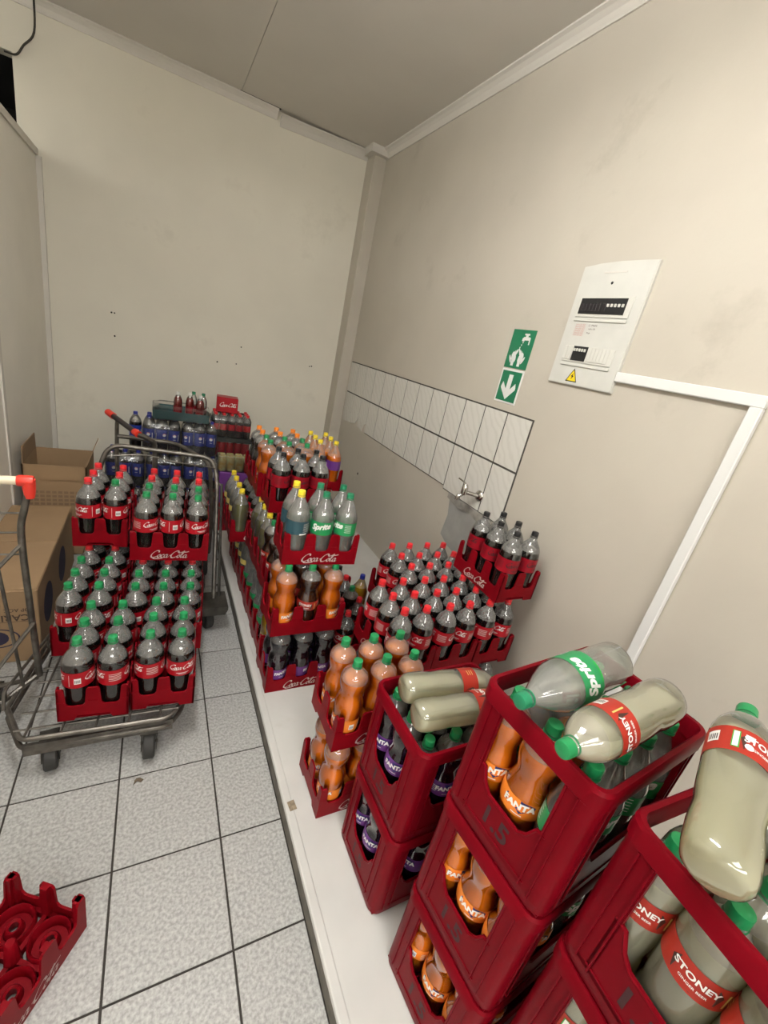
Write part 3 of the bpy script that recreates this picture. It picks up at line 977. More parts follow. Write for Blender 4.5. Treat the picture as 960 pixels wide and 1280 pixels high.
def pr_pepsi(bm, r, z):
    for a in (0.0, PI * 2 / 3, PI * 4 / 3):
        put_round(bm, ellipse_geo(0, .012, .013, .013), r, z, a, 1, 0)
        put_round(bm, poly_geo([(x, y + .012) for x, y in ellipse(0, .0, .0125, .0125)[0:6]]), r + .0003, z, a, 1, 1)
        put_round(bm, rect_geo(.006, .05, 2), r, z - .002, a + .62, 1, 0)
        put_round(bm, rect_geo(.018, .004, 3), r, z - .018, a, 1, 0)
    return [M['white'], M['capred'], M['black']]

kind('cg', 'cola_bottle', 'green-capped cola bottle', 'bottle', P_COLA, 'clear', 'cola', .226, 'capgreen', 'lab_red', (.130, .196), pr_cola)
kind('cr', 'cola_bottle', 'red-capped cola bottle', 'bottle', P_COLA, 'clear', 'cola', .226, 'capred', 'lab_red', (.130, .196), pr_cola)
kind('cz', 'sugarfree_cola_bottle', 'black-capped cola bottle', 'bottle', P_COLA, 'clear', 'cola', .224, 'capblack', 'lab_darkred', (.130, .196), pr_zero)
kind('sp', 'lemon_soda_bottle', 'green-labelled clear lemonade bottle', 'bottle', P_LEMON, 'clearfog', 'lemon', .215, 'capgreen2', 'lab_green', (.128, .188), pr_sprite)
kind('sy', 'tonic_bottle', 'teal-labelled clear bottle with yellow cap', 'bottle', P_LEMON, 'clearfog', 'lemon', .215, 'capyellow', 'lab_teal', (.128, .188), pr_teal)
kind('fo', 'orange_soda_bottle', 'green-capped orange soda bottle', 'bottle', P_FANTA, 'clear', 'orange', .247, 'capgreen', 'lab_orange', (.050, .100), pr_fanta)
kind('fg', 'grape_soda_bottle', 'purple-labelled dark grape soda bottle', 'bottle', P_FANTA, 'clear', 'grape', .250, 'capgreen', 'lab_purple', (.050, .105), pr_fanta)
kind('fy', 'orange_soda_bottle', 'yellow-capped orange soda bottle with purple label', 'bottle', P_LEMON, 'clear', 'orange', .216, 'capyellow', 'lab_purple', (.128, .188), pr_teal)
kind('fp', 'pineapple_soda_bottle', 'blue-capped yellow soda bottle', 'bottle', P_LEMON, 'clear', 'yellow', .235, 'capblue', 'lab_yellow', (.070, .125), pr_teal)
kind('co', 'cola_bottle', 'orange-capped dark soda bottle', 'bottle', P_FANTA, 'clear', 'cola', .240, 'caporange', 'lab_darkred', (.050, .100), pr_cola)
kind('gb', 'ginger_beer_bottle', 'cloudy ginger beer bottle', 'bottle', P_GINGER, 'clearfog', 'ginger', .255, 'capgreen', 'lab_brick', (.176, .226), pr_ginger)
kind('br', 'root_beer_bottle', 'brown soda bottle with red label', 'bottle', P_FANTA, 'clear', 'brown', .255, 'capgreen', 'lab_brick', (.105, .150), pr_ginger)
kind('yl', 'lime_soda_bottle', 'yellow-capped lime-coloured soda bottle', 'bottle', P_LEMON, 'clearfog', 'lime', .225, 'capyellow', None, (.1, .15), None)
kind('wt', 'water_bottle', 'yellow-capped pale clear soda bottle', 'bottle', P_LEMON, 'clearfog', 'lemon', .235, 'capyellow', 'lab_yellow', (.135, .17), None)
kind('gn', 'green_soda_bottle', 'dark green soda bottle', 'bottle', P_FANTA, 'clear', 'cola', .10, 'capgreen2', 'lab_green', (.105, .145), None)
kind('pp', 'blue_cola_bottle', 'blue-labelled cola bottle', 'bottle', P_SLIM, 'clear', 'bluedrink', .215, 'capblue', 'lab_blue', (.085, .190), pr_pepsi)
kind('sr', 'berry_drink_bottle', 'white-capped red drink bottle', 'bottle', P_SMALL, 'clear', 'reddrink', .160, 'capwhite', 'lab_darkred', (.04, .09), None, capr=.014)
kind('sd', 'small_soda_bottle', 'green-capped small clear bottle', 'bottle', P_SMALL, 'clear', 'cola', .06, 'capgreen2', 'lab_darkred', (.04, .09), None, capr=.014)
kind('sc', 'small_cola_bottle', 'small cola bottle', 'bottle', P_SMALL, 'clear', 'cola', .135, 'capred', 'lab_red', (.06, .11), None, capr=.013)
KIND['gn']['desc'] = 'dark green soda bottle'

def joined_label(k):
    me = bpy.data.meshes.new('printed_label')
    bm = bmesh.new()
    bm.from_mesh(k['label'])
    n = len(bm.faces)
    bm.from_mesh(k['pr'][0])
    bm.faces.ensure_lookup_table()
    for f in bm.faces[n:]:
        f.material_index += 1
    bm.to_mesh(me)
    bm.free()
    for m_ in list(k['label'].materials) + list(k['pr'][0].materials):
        me.materials.append(m_)
    return me
KIND['pp']['joined'] = joined_label(KIND['pp'])

def bottle_parts(k, parent):
    b = obj('body', k['body'], parent)
    if k['liquid']:
        obj('drink', k['liquid'], parent)
    obj('cap', k['cap'], parent)
    if k['label']:
        l = obj('label', k['label'], parent)
        for q in (k['pr'] or []):
            obj('print', q, l)
    return b

def bottle(code, loc, rz, label, group):
    k = KIND[code]
    t = thing(k['name'], label, k['cat'], loc, rz, group)
    bottle_parts(k, t)
    return t

# ------------------------------------------------------------------ shell crates (3 x 2 bottles)
PX = 0.1085
LX, LY, LH = 0.3345, 0.2225, 0.146
def shell_panel(n, half, notch):
    pts = [(-half, 0)]
    if notch:
        pts += [(-.060, 0), (-.050, .020), (.050, .020), (.060, 0)]
    pts += [(half, 0), (half, LH - .010), (half - .004, LH)]
    for i in range(n - 1, -1, -1):
        c = (i - (n - 1) / 2) * PX
        tw, bw, zb = .0335, .0265, .064
        pts += [(c + tw + .006, LH), (c + tw, LH - .008), (c + bw + .002, zb + .012), (c + bw - .004, zb + .003), (c + bw - .011, zb),
                (c - bw + .011, zb), (c - bw + .004, zb + .003), (c - bw - .002, zb + .012), (c - tw, LH - .008), (c - tw - .006, LH)]
    pts += [(-half + .004, LH), (-half, LH - .010)]
    return pts

def shell_mesh():
    bm = bmesh.new()
    th = .0065
    for a, n, half, d, notch in ((0, 3, LX / 2, LY / 2, False), (PI, 3, LX / 2, LY / 2, False), (PI / 2, 2, LY / 2, LX / 2, True), (-PI / 2, 2, LY / 2, LX / 2, True)):
        Mx = Matrix.Rotation(a, 4, 'Z') @ Matrix.Translation((0, -d, 0))
        prism(bm, shell_panel(n, half - (.0005 if n == 2 else 0), notch), Mx, th)
        # step ridge across the foot of each post
        for i in range(n + 1):
            c = (i - n / 2) * PX
            w_ = .016 if 0 < i < n else .010
            c = max(-half + w_ + .002, min(half - w_ - .002, c))
            box(bm, c - w_, c + w_, -.0012, .001, .084, .0875, M=Mx)
    bmesh.ops.bevel(bm, geom=[e for e in bm.edges if all(v.co.z > LH - .001 for v in e.verts)], offset=.0012, segments=1, affect='EDGES')
    # floor, cups and inner posts
    box(bm, -LX / 2 + .004, LX / 2 - .004, -LY / 2 + .004, LY / 2 - .004, .006, .010)
    for i in (-1, 0, 1):
        for j in (-.5, .5):
            lathe(bm, [(.010, .047), (.022, .047), (.022, .040), (.010, .036)], 16, cap0=False, cap1=False, M=Matrix.Translation((i * PX, j * PX, 0)))
    for i in (-.5, .5):
        lathe(bm, [(.010, .0165), (.100, .0125), (.105, .008)], 8, M=Matrix.Translation((i * PX, 0, 0)))
    return mesh_of('shell_crate_body', bm, M['red'])
SHELL = shell_mesh()
def logo_mesh(side):
    bm = bmesh.new()
    put_flat(bm, SCRIPT, Matrix.Rotation(0 if side < 0 else PI, 4, 'Z') @ Matrix.Translation((0, -LY / 2 - .0008, .031)), .165)
    return mesh_of('shell_crate_logo', bm, M['logo'])
LOGO = {s: logo_mesh(s) for s in (-1, 1)}

def shell_crate(cx, cy, z, rdeg, label, group, logo=True):
    t = thing('bottle_crate', label, 'crate', (cx, cy, z), math.radians(rdeg), group)
    obj('body', SHELL, t)
    if logo:
        for s in (-1, 1):
            obj('logo', LOGO[s], t)
    return t

def words(items):
    """items: (x, y) world; returns position words for a 3x2 or 2x3 grid and the drawing order"""
    idx = sorted(range(len(items)), key=lambda i: items[i][1])
    return idx

ROT_CYCLE = [0.15, 1.9, -0.35, 2.9, 0.9, -1.5, 0.45, 3.6, -0.8, 2.3]
def filled_shell(cx, cy, z, rdeg, kinds, place, group, logo=True, rots=None, skip=(), crate_label=None):
    """kinds: six codes, front row first, left to right"""
    shell_crate(cx, cy, z, rdeg, crate_label or ('low red crate, ' + place), 'low red bottle crates', logo)
    a = math.radians(rdeg)
    ca, sa = math.cos(a), math.sin(a)
    loc = []
    for i in (-1, 0, 1):
        for j in (-.5, .5):
            lx, ly = i * PX, j * PX
            loc.append((cx + lx * ca - ly * sa, cy + lx * sa + ly * ca, lx, ly))
    upright = abs(rdeg) < 45
    if upright:
        rows = [sorted([q for q in loc if q[3] < 0]), sorted([q for q in loc if q[3] > 0])]
        names = [['front left', 'front middle', 'front right'], ['back left', 'back middle', 'back right']]
    else:
        rows = [sorted([q for q in loc if abs(q[2] - v) < .01]) for v in ((-PX, 0, PX) if rdeg > 0 else (PX, 0, -PX))]
        names = [['front left', 'front right'], ['middle left', 'middle right'], ['back left', 'back right']]
    n = 0
    for rw, nm in zip(rows, names):
        for q, wd in zip(rw, nm):
            c = kinds[n % len(kinds)]
            if c and n not in skip:
                rz = rots[n] if rots and n < len(rots) and rots[n] is not None else random.choice(ROT_CYCLE) + random.uniform(-.15, .15)
                bottle(c, (q[0], q[1], z + .0105), rz, KIND[c]['desc'] + ', ' + wd + ' of ' + place, group)
            n += 1

LV = 0.33
def lev(n):
    return ZP + LV * n

# ---- platform: red-capped cola block
FULL = ['cr'] * 6
G = [(0.962, 1.326, 'left'), (1.190, 1.326, 'middle'), (1.416, 1.326, 'right')]
for n_, lv in ((0, 'lower'), (1, 'upper')):
    for x, y, wd in G:
        filled_shell(x, y, lev(n_), 90, FULL, '%s %s near cola crate by the right wall' % (wd, lv), 'red-capped cola bottles on the platform',
                     rots=[0.9, 1.9, None, None, None, None] if n_ else None)
    for x, y, wd in ((1.186, 1.668, 'left'), (1.410, 1.668, 'right')):
        filled_shell(x, y, lev(n_), 90, FULL, '%s %s far cola crate by the right wall' % (wd, lv), 'red-capped cola bottles on the platform')
filled_shell(1.463, 1.352, lev(2), 90, ['cz'] * 6, 'crate topping the cola block below the tap', 'black-capped cola bottles below the tap', rots=[0.05, 0.3, -.2, .4, 1.4, .2])

# ---- loose lower crates between the cola block and the mixed stack
filled_shell(0.952, 1.778, lev(0), 90, ['cr', None, 'cr', 'cr', None, 'br'], 'single crate behind cola block', 'mixed bottles in the gap')
filled_shell(1.069, 2.117, lev(0), 90, ['cr', 'fp', 'cz', None, None, None], 'far single crate near the wall', 'mixed bottles in the gap')

# ---- orange soda stack
for n_, lv in ((0, 'lower'), (1, 'upper')):
    filled_shell(0.704, 1.026, lev(n_), 0, ['fo'] * 6, '%s orange soda crate beside the tall crates' % lv, 'orange soda bottles in the two-crate stack',
                 rots=[PI * .5 + 3.2, .4, 1.2, -1.0, None, None] if n_ else [-.9, .4, None, -.7])

# ---- mixed stack along the platform
E = [
    (0.645, 1.646, 0, 0, ['fg', 'fg', 'fg', 'fg', 'fg', 'fg'], 'bottom crate of the mixed stack front', [.25, .9, -.35]),
    (0.630, 1.640, 1, 0, ['fo', 'br', 'fo', 'fo', 'br', 'fo'], 'middle crate of the mixed stack front', [.35, -.5, .5]),
    (0.660, 1.690, 2, -4, ['sy', 'sp', 'sp', 'sy', 'sp', 'sp'], 'top crate of the mixed stack front', [.2, -.35, 1.7, 0, 1, 2]),
    (0.657, 1.880, 0, 0, ['fp', 'cr', 'cr', 'gn', 'cr', 'cr'], 'bottom crate second from mixed stack front', None),
    (0.668, 1.872, 1, 0, ['br', 'br', 'br', 'br', 'cr', 'cr'], 'middle crate second from mixed stack front', [-1.2, None]),
    (0.660, 2.110, 0, 0, ['gn', 'cr', 'cr', 'gn', 'cr', 'cr'], 'bottom crate third from mixed stack front', None),
    (0.668, 2.100, 1, 0, ['br', 'br', 'cr', 'yl', 'cr', 'cr'], 'middle crate third from mixed stack front', None),
    (0.660, 2.340, 0, 0, ['gn', 'cr', 'cr', 'gn', 'cr', 'cr'], 'bottom crate fourth from mixed stack front', None),
    (0.668, 2.328, 1, 0, ['yl', 'cr', 'cr', 'yl', 'cr', 'cr'], 'middle crate fourth from mixed stack front', None),
    (0.660, 2.570, 0, 0, ['wt', 'cr', 'cr', 'wt', 'cr', 'cr'], 'bottom crate fifth from mixed stack front', None),
    (0.575, 2.556, 1, 0, ['yl', 'cr', 'cr', 'wt', 'cr', 'cr'], 'middle crate fifth from mixed stack front', None),
    (0.660, 2.800, 0, 0, ['wt', 'cr', 'cr', 'wt', 'cr', 'cr'], 'bottom crate at mixed stack rear', None),
    (0.575, 2.785, 1, 0, ['wt', 'cr', 'cr', 'wt', 'cr', 'cr'], 'middle crate at mixed stack rear', None),
    (0.712, 2.255, 2, 0, ['cz', 'cz', 'cz', 'cz', 'cz', 'cz'], 'top crate right behind the lemonade crate', [PI * .5 - .5, .6, .7, 0, 0, 0]),
    (0.690, 2.485, 2, 0, ['fo', 'fo', 'fo', 'fo', 'fo', 'fo'], 'top crate of orange soda on mixed stack', None),
    (0.690, 2.712, 2, 0, ['co', 'co', 'co', 'co', 'co', 'co'], 'rearmost top crate on mixed stack', None),
    (0.985, 2.690, 0, 90, ['cr', 'cr', None, None, None, None], 'bottom crate beside mixed stack rear', None),
    (0.985, 2.690, 1, 90, ['cr', 'cr', None, 'cr', None, 'cr'], 'middle crate beside mixed stack rear', None),
    (0.985, 2.690, 2, 90, ['fy'] * 6, 'yellow-capped crate beside mixed stack rear', [PI * .35, 2.6, None, 2.0]),
]
for cx, cy, lv, rd, ks, place, rots in E:
    filled_shell(cx, cy, lev(lv), rd, ks, place, 'bottles of the mixed stack', rots=rots, logo=(place != 'middle crate of the mixed stack front'))

# ------------------------------------------------------------------ tall crates ("1.5")
TX, TY, TH = 0.386, 0.284, 0.340
def tall_mesh():
    bm = bmesh.new()
    hx, hy = TX / 2, TY / 2
    t = .009
    # rim (with flange), base band, floor
    ring(bm, [(hx - .004, hy - .004, .030, TH - .042), (hx, hy, .032, TH - .038), (hx, hy, .032, TH - .006), (hx - .004, hy - .004, .030, TH), (hx - .012, hy - .012, .024, TH), (hx - .015, hy - .015, .022, TH - .006), (hx - .015, hy - .015, .022, TH - .042)])
    ring(bm, [(hx - .010, hy - .010, .028, .0), (hx - .004, hy - .004, .030, .010), (hx - .004, hy - .004, .030, .040), (hx - .013, hy - .013, .024, .040), (hx - .013, hy - .013, .024, .0)])
    box(bm, -hx + .012, hx - .012, -hy + .012, hy - .012, .004, .009)
    for k in range(1, 4):
        x = -hx + .012 + (TX - .024) * k / 4
        box(bm, x - .002, x + .002, -hy + .014, hy - .014, .009, .060)
    for k in range(1, 3):
        y = -hy + .012 + (TY - .024) * k / 3
        box(bm, -hx + .014, hx - .014, y - .002, y + .002, .009, .060)
    # corner pillars: rounded L, with ribs
    for sx in (-1, 1):
        for sy in (-1, 1):
            r = .028
            ox, oy = hx - .004, hy - .004
            outer, inner = [], []
            ln = .062
            outer.append((ox - r - ln + r, oy)); inner.append((ox - r - ln + r, oy - t))
            for k in range(6):
                a = math.radians(90 - 90 * k / 5)
                outer.append((ox - r + r * math.cos(a), oy - r + r * math.sin(a)))
                inner.append((ox - r + (r - t) * math.cos(a), oy - r + (r - t) * math.sin(a)))
            outer.append((ox, oy - ln)); inner.append((ox - t, oy - ln))
            lo = outer + inner[::-1]
            vb = [bm.verts.new((sx * x, sy * y, .03)) for x, y in lo]
            vt = [bm.verts.new((sx * x, sy * y, TH - .03)) for x, y in lo]
            n = len(lo)
            for i in range(n):
                j = (i + 1) % n
                bm.faces.new((vb[i], vb[j], vt[j], vt[i]))
            bm.faces.new(vb); bm.faces.new(vt)
            for q in (.034, .058):
                box(bm, sx * (ox - q) - .0016, sx * (ox - q) + .0016, sy * oy - .003, sy * oy + .003, .03, TH - .04)
                box(bm, sx * ox - .003, sx * ox + .003, sy * (oy - q) - .0016, sy * (oy - q) + .0016, .03, TH - .04)
    # lower panels with the dipped top edge
    for a, half, d in ((0, hx, hy), (PI, hx, hy), (PI / 2, hy, hx), (-PI / 2, hy, hx)):
        Mx = Matrix.Rotation(a, 4, 'Z') @ Matrix.Translation((0, -d + .004, 0))
        e = half - .055
        poly = [(-e, .03), (e, .03), (e, .170), (e - .018, .166), (e - .030, .135), (e - .048, .118), (-e + .048, .118), (-e + .030, .135), (-e + .018, .166), (-e, .170)]
        prism(bm, poly, Mx, .006)
        # thickened lip along the window edge
        lip = [(e, .170), (e - .018, .166), (e - .030, .135), (e - .048, .118), (-e + .048, .118), (-e + .030, .135), (-e + .018, .166), (-e, .170)]
        tube(bm, [Mx @ Vector((x, .003, z)) for x, z in lip], .0042, 6)
        box(bm, -e, e, -.002, .004, .040, .044, M=Mx)
    return mesh_of('tall_crate_body', bm, M['tallred'], 35)
TALL = tall_mesh()
def stamp_mesh(side):
    bm = bmesh.new()
    for a, d in ((side * PI / 2, TX / 2),):
        put_flat(bm, text_geo('1.5', .046, .025), Matrix.Rotation(a, 4, 'Z') @ Matrix.Translation((0, -d + .0032, .080)))
    return mesh_of('stamp', bm, M['stamp_shade'])
STAMP = {sd: stamp_mesh(sd) for sd in (-1, 1)}

def tall_crate(cx, cy, z, rdeg, label):
    t = thing('tall_bottle_crate', label, 'crate', (cx, cy, z), math.radians(rdeg), 'tall red bottle crates')
    obj('body', TALL, t)
    for sd in (-1, 1):
        obj('stamp', STAMP[sd], t)
    return t

def filled_tall(cx, cy, z, rdeg, rows, place, group, rots=None):
    """rows: front row first, each four codes left to right"""
    tall_crate(cx, cy, z, rdeg, 'tall red crate stamped 1.5, ' + place)
    a = math.radians(rdeg)
    ca, sa = math.cos(a), math.sin(a)
    px, py = (TX - .024) / 4, (TY - .024) / 3
    rn = ['front', 'middle', 'back']
    cn = ['left', 'mid-left', 'mid-right', 'right']
    for j, row in enumerate(rows):
        for i, c in enumerate(row):
            if not c:
                continue
            lx, ly = (i - 1.5) * px, (j - 1) * py
            rz = a + (rots[(i, j)] if rots and (i, j) in rots else random.choice(ROT_CYCLE))
            bottle(c, (cx + lx * ca - ly * sa, cy + lx * sa + ly * ca, z + .010), rz,
                   '%s, %s %s of %s' % (KIND[c]['desc'], rn[j], cn[i], place), group)

# slimmer versions for the tall crates (1.5 litre)
P_FAN15 = [(z * 1.035, r * .905) for z, r in P_FANTA]
kind('f15', 'orange_soda_bottle', 'slim orange soda bottle', 'bottle', P_FAN15, 'clear', 'orange', .262, 'capgreen', 'lab_orange', (.118, .160), pr_fanta)
kind('g15', 'grape_soda_bottle', 'slim dark grape soda bottle', 'bottle', P_FAN15, 'clear', 'grape', .262, 'capgreen', 'lab_purple', (.125, .172), pr_fanta)
P_LEM15 = [(z * 1.04, r * .87) for z, r in P_LEMON]
kind('l15', 'lemon_soda_bottle', 'slim clear lemonade bottle', 'bottle', P_LEM15, 'clearfog', 'lemon', .23, 'capgreen', 'lab_green', (.150, .200), pr_sprite)

LT = 0.340
AX, AY, AR = 0.812, 0.371, 5.0
filled_tall(AX, AY, ZP, AR, [['f15', 'f15', None, None], ['f15', None, None, None], ['f15', None, None, None]], 'bottom of the tall near stack', 'slim bottles in the tall near stack', {(0, 0): -.9, (0, 1): -1.2})
filled_tall(AX, AY, ZP + LT, AR, [['f15', 'f15', 'l15', None], ['f15', None, None, None], ['f15', None, None, None]], 'middle of the tall near stack', 'slim bottles in the tall near stack', {(0, 0): -.75, (0, 1): -1.1})
filled_tall(AX, AY, ZP + 2 * LT, AR, [['l15', 'l15', 'l15', 'l15'], ['f15', 'f15', 'l15', 'l15'], ['f15', 'l15', 'l15', 'l15']], 'top of the tall near stack', 'slim bottles in the tall near stack', {(0, 0): -.80, (0, 1): -1.15, (0, 2): -.9})
BX, BY, BR = 0.842, 0.042, -3.0
for n_, wd in ((0, 'bottom'), (1, 'middle')):
    filled_tall(BX, BY, ZP + n_ * LT, BR, [['gb', 'gb', None, None], ['gb', None, None, None], ['gb', None, None, None]], wd + ' of the nearest stack', 'ginger beer bottles in the nearest stack')
filled_tall(BX, BY, ZP + 2 * LT, BR, [['gb', 'gb', 'gb', 'gb'], ['gb', 'gb', 'gb', 'gb'], ['gb', 'gb', 'gb', 'gb']], 'top of the nearest stack', 'ginger beer bottles in the nearest stack', {(0, 0): -1.2, (0, 1): -1.25, (0, 2): -1.2})
CX, CY, CR = 0.794, 0.720, 0.5
filled_tall(CX, CY, ZP, CR, [['g15', 'g15', 'g15', None], ['g15', None, None, None], ['g15', None, None, None]], 'bottom of two-crate grape stack', 'grape soda bottles in the tall crates', {(0, 0): -.9, (0, 1): -1.1, (0, 2): -1.0})
filled_tall(CX, CY, ZP + LT, CR, [['g15', 'g15', 'g15', 'g15'], ['g15', 'g15', 'g15', 'g15'], ['g15', 'g15', 'g15', 'g15']], 'top of two-crate grape stack', 'grape soda bottles in the tall crates', {(0, 0): -1.0, (0, 1): -1.0, (0, 2): -1.1})

# ---- bottles lying on top of the tall crates
def lying(code, base, capp, roll, fill, label):
    """bottle with its foot at base and its cap towards capp; drink levelled in world space"""
    k = KIND[code]
    base, capp = Vector(base), Vector(capp)
    zax = (capp - base).normalized()
    xax = zax.cross(Vector((0, 0, 1))).normalized()
    yax = zax.cross(xax)
    Rm = Matrix((xax, yax, zax)).transposed().to_4x4() @ Matrix.Rotation(roll, 4, 'Z')
    t = thing(k['name'], label, 'bottle', base, 0, 'bottles lying on the tall crates')
    t.rotation_euler = Rm.to_euler()
    obj('body', k['body'], t)
    bm = bmesh.new()
    lathe(bm, cut_prof(k['prof'], k['prof'][-1][0]), 32)
    up = (Rm.to_3x3().inverted() @ Vector((0, 0, 1))).normalized()
    mid = Vector((0, 0, .15))
    bmesh.ops.bisect_plane(bm, geom=list(bm.verts) + list(bm.edges) + list(bm.faces), plane_co=mid + up * fill, plane_no=up, clear_outer=True)
    bmesh.ops.holes_fill(bm, edges=[e for e in bm.edges if e.is_boundary], sides=0)
    me = bpy.data.meshes.new('drink')
    bmesh.ops.recalc_face_normals(bm, faces=bm.faces)
    bm.to_mesh(me); bm.free()
    me.materials.append(k['liquid'].materials[0])
    sharp(me, 40)
    obj('drink', me, t)
    obj('cap', k['cap'], t)
    l = obj('label', k['label'], t)
    for q in k['pr']:
        obj('print', q, l)
    return t

zt = ZP + 3 * LT
lying('sp', (0.905, 0.420, zt + .052), (0.590, 0.392, zt + .038), 5.66, .030, 'clear lemonade bottle with green label lying across the tall stack')
lying('gb', (0.905, 0.305, zt + .060), (0.590, 0.285, zt + .046), 5.35, .020, 'cloudy ginger beer bottle lying across the tall stack beside lemonade')
lying('gb', (0.632, 0.076, zt + .050), (0.835, 0.165, zt + .110), 3.6, .030, 'cloudy ginger beer bottle tilted cap-away on the nearest stack')
lying('gb', (0.775, 0.020, zt + .050), (0.985, 0.130, zt + .075), 2.6, .022, 'cloudy ginger beer bottle at the frame edge on nearest stack')
zt2 = ZP + 2 * LT
lying('gb', (0.628, 0.765, zt2 + .047), (0.940, 0.720, zt2 + .052), 1.8, .018, 'far one of two ginger beer bottles lying on grape stack')
lying('gb', (0.616, 0.668, zt2 + .047), (0.935, 0.640, zt2 + .050), 2.6, .018, 'near one of two ginger beer bottles lying on grape stack')

# ------------------------------------------------------------------ flatbed trolley with cola crates
def caster(parent, x, y, ztop, rz):
    Mx = Matrix.Translation((x, y, 0)) @ Matrix.Rotation(rz, 4, 'Z')
    r = .060
    b2 = bmesh.new()
    lathe(b2, [(-.021, .030), (-.021, r - .006), (-.015, r), (.015, r), (.021, r - .006), (.021, .030)], 20, M=Mx @ Matrix.Translation((0, 0, r)) @ Matrix.Rotation(PI / 2, 4, 'Y'))
    wh = child_world('wheel', b2, parent, M['rubber'], 40)
    b2 = bmesh.new()
    for s in (-1, 1):
        prism(b2, [(-.03, r - .012), (.012, r - .014), (.035, ztop - .012), (.035, ztop), (-.02, ztop), (-.02, ztop - .012)], Mx @ Matrix.Rotation(PI / 2, 4, 'Z') @ Matrix.Translation((0, s * .026 - .0015, 0)), .003)
    box(b2, -.030, .030, -.03, .04, ztop - .004, ztop, M=Mx)
    tube(b2, [Mx @ Vector((-.030, 0, r)), Mx @ Vector((.030, 0, r))], .006, 8)
    child_world('fork', b2, parent, M['darksteel'])

FL, FR, RR, RL = Vector((-.42, 1.425, 0)), Vector((.10, 1.405, 0)), Vector((.285, 2.46, 0)), Vector((-.31, 2.50, 0))
ct = thing('flatbed_trolley', 'worn steel flatbed trolley carrying stacked cola crates', 'trolley', (-.07, 1.95, 0))
zd = .19
def P3(v, z):
    return (v.x, v.y, z)
b2 = bmesh.new()
for z in (zd - .012, zd - .055):
    ch = [FL + Vector((-.04, .16, 0)), FL + Vector((.03, 0, 0)), FR + Vector((-.03, 0, 0)), FR + Vector((.02, .07, 0)), RR, RL, FL + Vector((-.04, .16, 0))]
    tube(b2, rounded_path([P3(v, z) for v in ch], .03), .009, 8)
child_world('deck_frame', b2, ct, M['steel'], 40)
b2 = bmesh.new()
prism(b2, [(-.385, zd - .078), (.085, zd - .078), (.085, zd - .030), (-.385, zd - .030)], Matrix.Translation((0, 1.412, 0)), .012)
child_world('front_rail', b2, ct, M['steel'])
for k in range(14):
    f = (k + .5) / 14
    a = FL.lerp(RL, f); b = FR.lerp(RR, f)
    b2 = bmesh.new(); tube(b2, [P3(a, zd - .004), P3(b, zd - .004)], .0042, 6)
    child_world('deck_wire', b2, ct, M['steel'], 40)
for k in range(5):
    f = (k + .4) / 5
    a = FL.lerp(FR, f); b = RL.lerp(RR, f)
    b2 = bmesh.new(); tube(b2, [P3(a, zd + .004), P3(b, zd + .004)], .0045, 6)
    child_world('deck_bar', b2, ct, M['steel'], 40)
b2 = bmesh.new()                                   # low left side rail
tube(b2, rounded_path([P3(FL + Vector((-.045, .14, 0)), zd + .0), P3(FL + Vector((-.05, .18, 0)), zd + .05), P3(RL + Vector((-.03, -.4, 0)), zd + .05), P3(RL + Vector((-.03, -.35, 0)), zd)], .02), .006, 8)
for k in range(6):
    v = (FL + Vector((-.05, .2, 0))).lerp(RL + Vector((-.03, -.4, 0)), k / 5)
    tube(b2, [P3(v, zd - .01), P3(v, zd + .05)], .004, 6)
child_world('side_rail', b2, ct, M['steel'], 40)
caster(ct, -.315, 1.455, zd - .055, .12)
caster(ct, .005, 1.415, zd - .055, -.05)
caster(ct, .283, 2.19, zd - .055, .25)
caster(ct, -.29, 2.25, zd - .055, .1)
# rear hoop handle, leaning back
b2 = bmesh.new()
hoop = rounded_path([(.312, 2.20, .17), (.318, 2.47, .80), (.300, 2.585, .892), (-.215, 2.62, .915), (-.262, 2.60, .78), (-.285, 2.56, .17)], .075, 6)
tube(b2, hoop, .0125, 10)
child_world('hoop_handle', b2, ct, M['steel'], 40)
b2 = bmesh.new()
tube(b2, [(.342, 2.215, .17), (.342, 2.46, .78)], .008, 8)
for f in (.12, .34, .56, .78, .98):
    p = Vector((.312, 2.20, .17)).lerp(Vector((.318, 2.47, .80)), f); q = Vector((.342, 2.215, .17)).lerp(Vector((.342, 2.46, .78)), f)
    tube(b2, [p, q], .006, 6)
child_world('hoop_brace', b2, ct, M['darksteel'], 40)
b2 = bmesh.new()
prism(b2, [(.245, .135), (.365, .135), (.38, .165), (.38, .185), (.245, .185)], Matrix.Translation((0, 2.10, 0)), .16)
child_world('corner_bracket', b2, ct, M['darksteel'])
# crossbar wires on the hoop
b2 = bmesh.new()
for f in (.30, .55):
    a = Vector((.312, 2.20, .17)).lerp(Vector((.318, 2.47, .80)), f); b = Vector((-.345, 2.24, .17)).lerp(Vector((-.33, 2.50, .80)), f)
    pass
tube(b2, smooth_path([(.31, 2.50, .86), (.1, 2.62, .84), (-.05, 2.63, .865), (-.23, 2.615, .85)], 5), .004, 6)
child_world('tie_wire', b2, ct, M['steel'], 40)

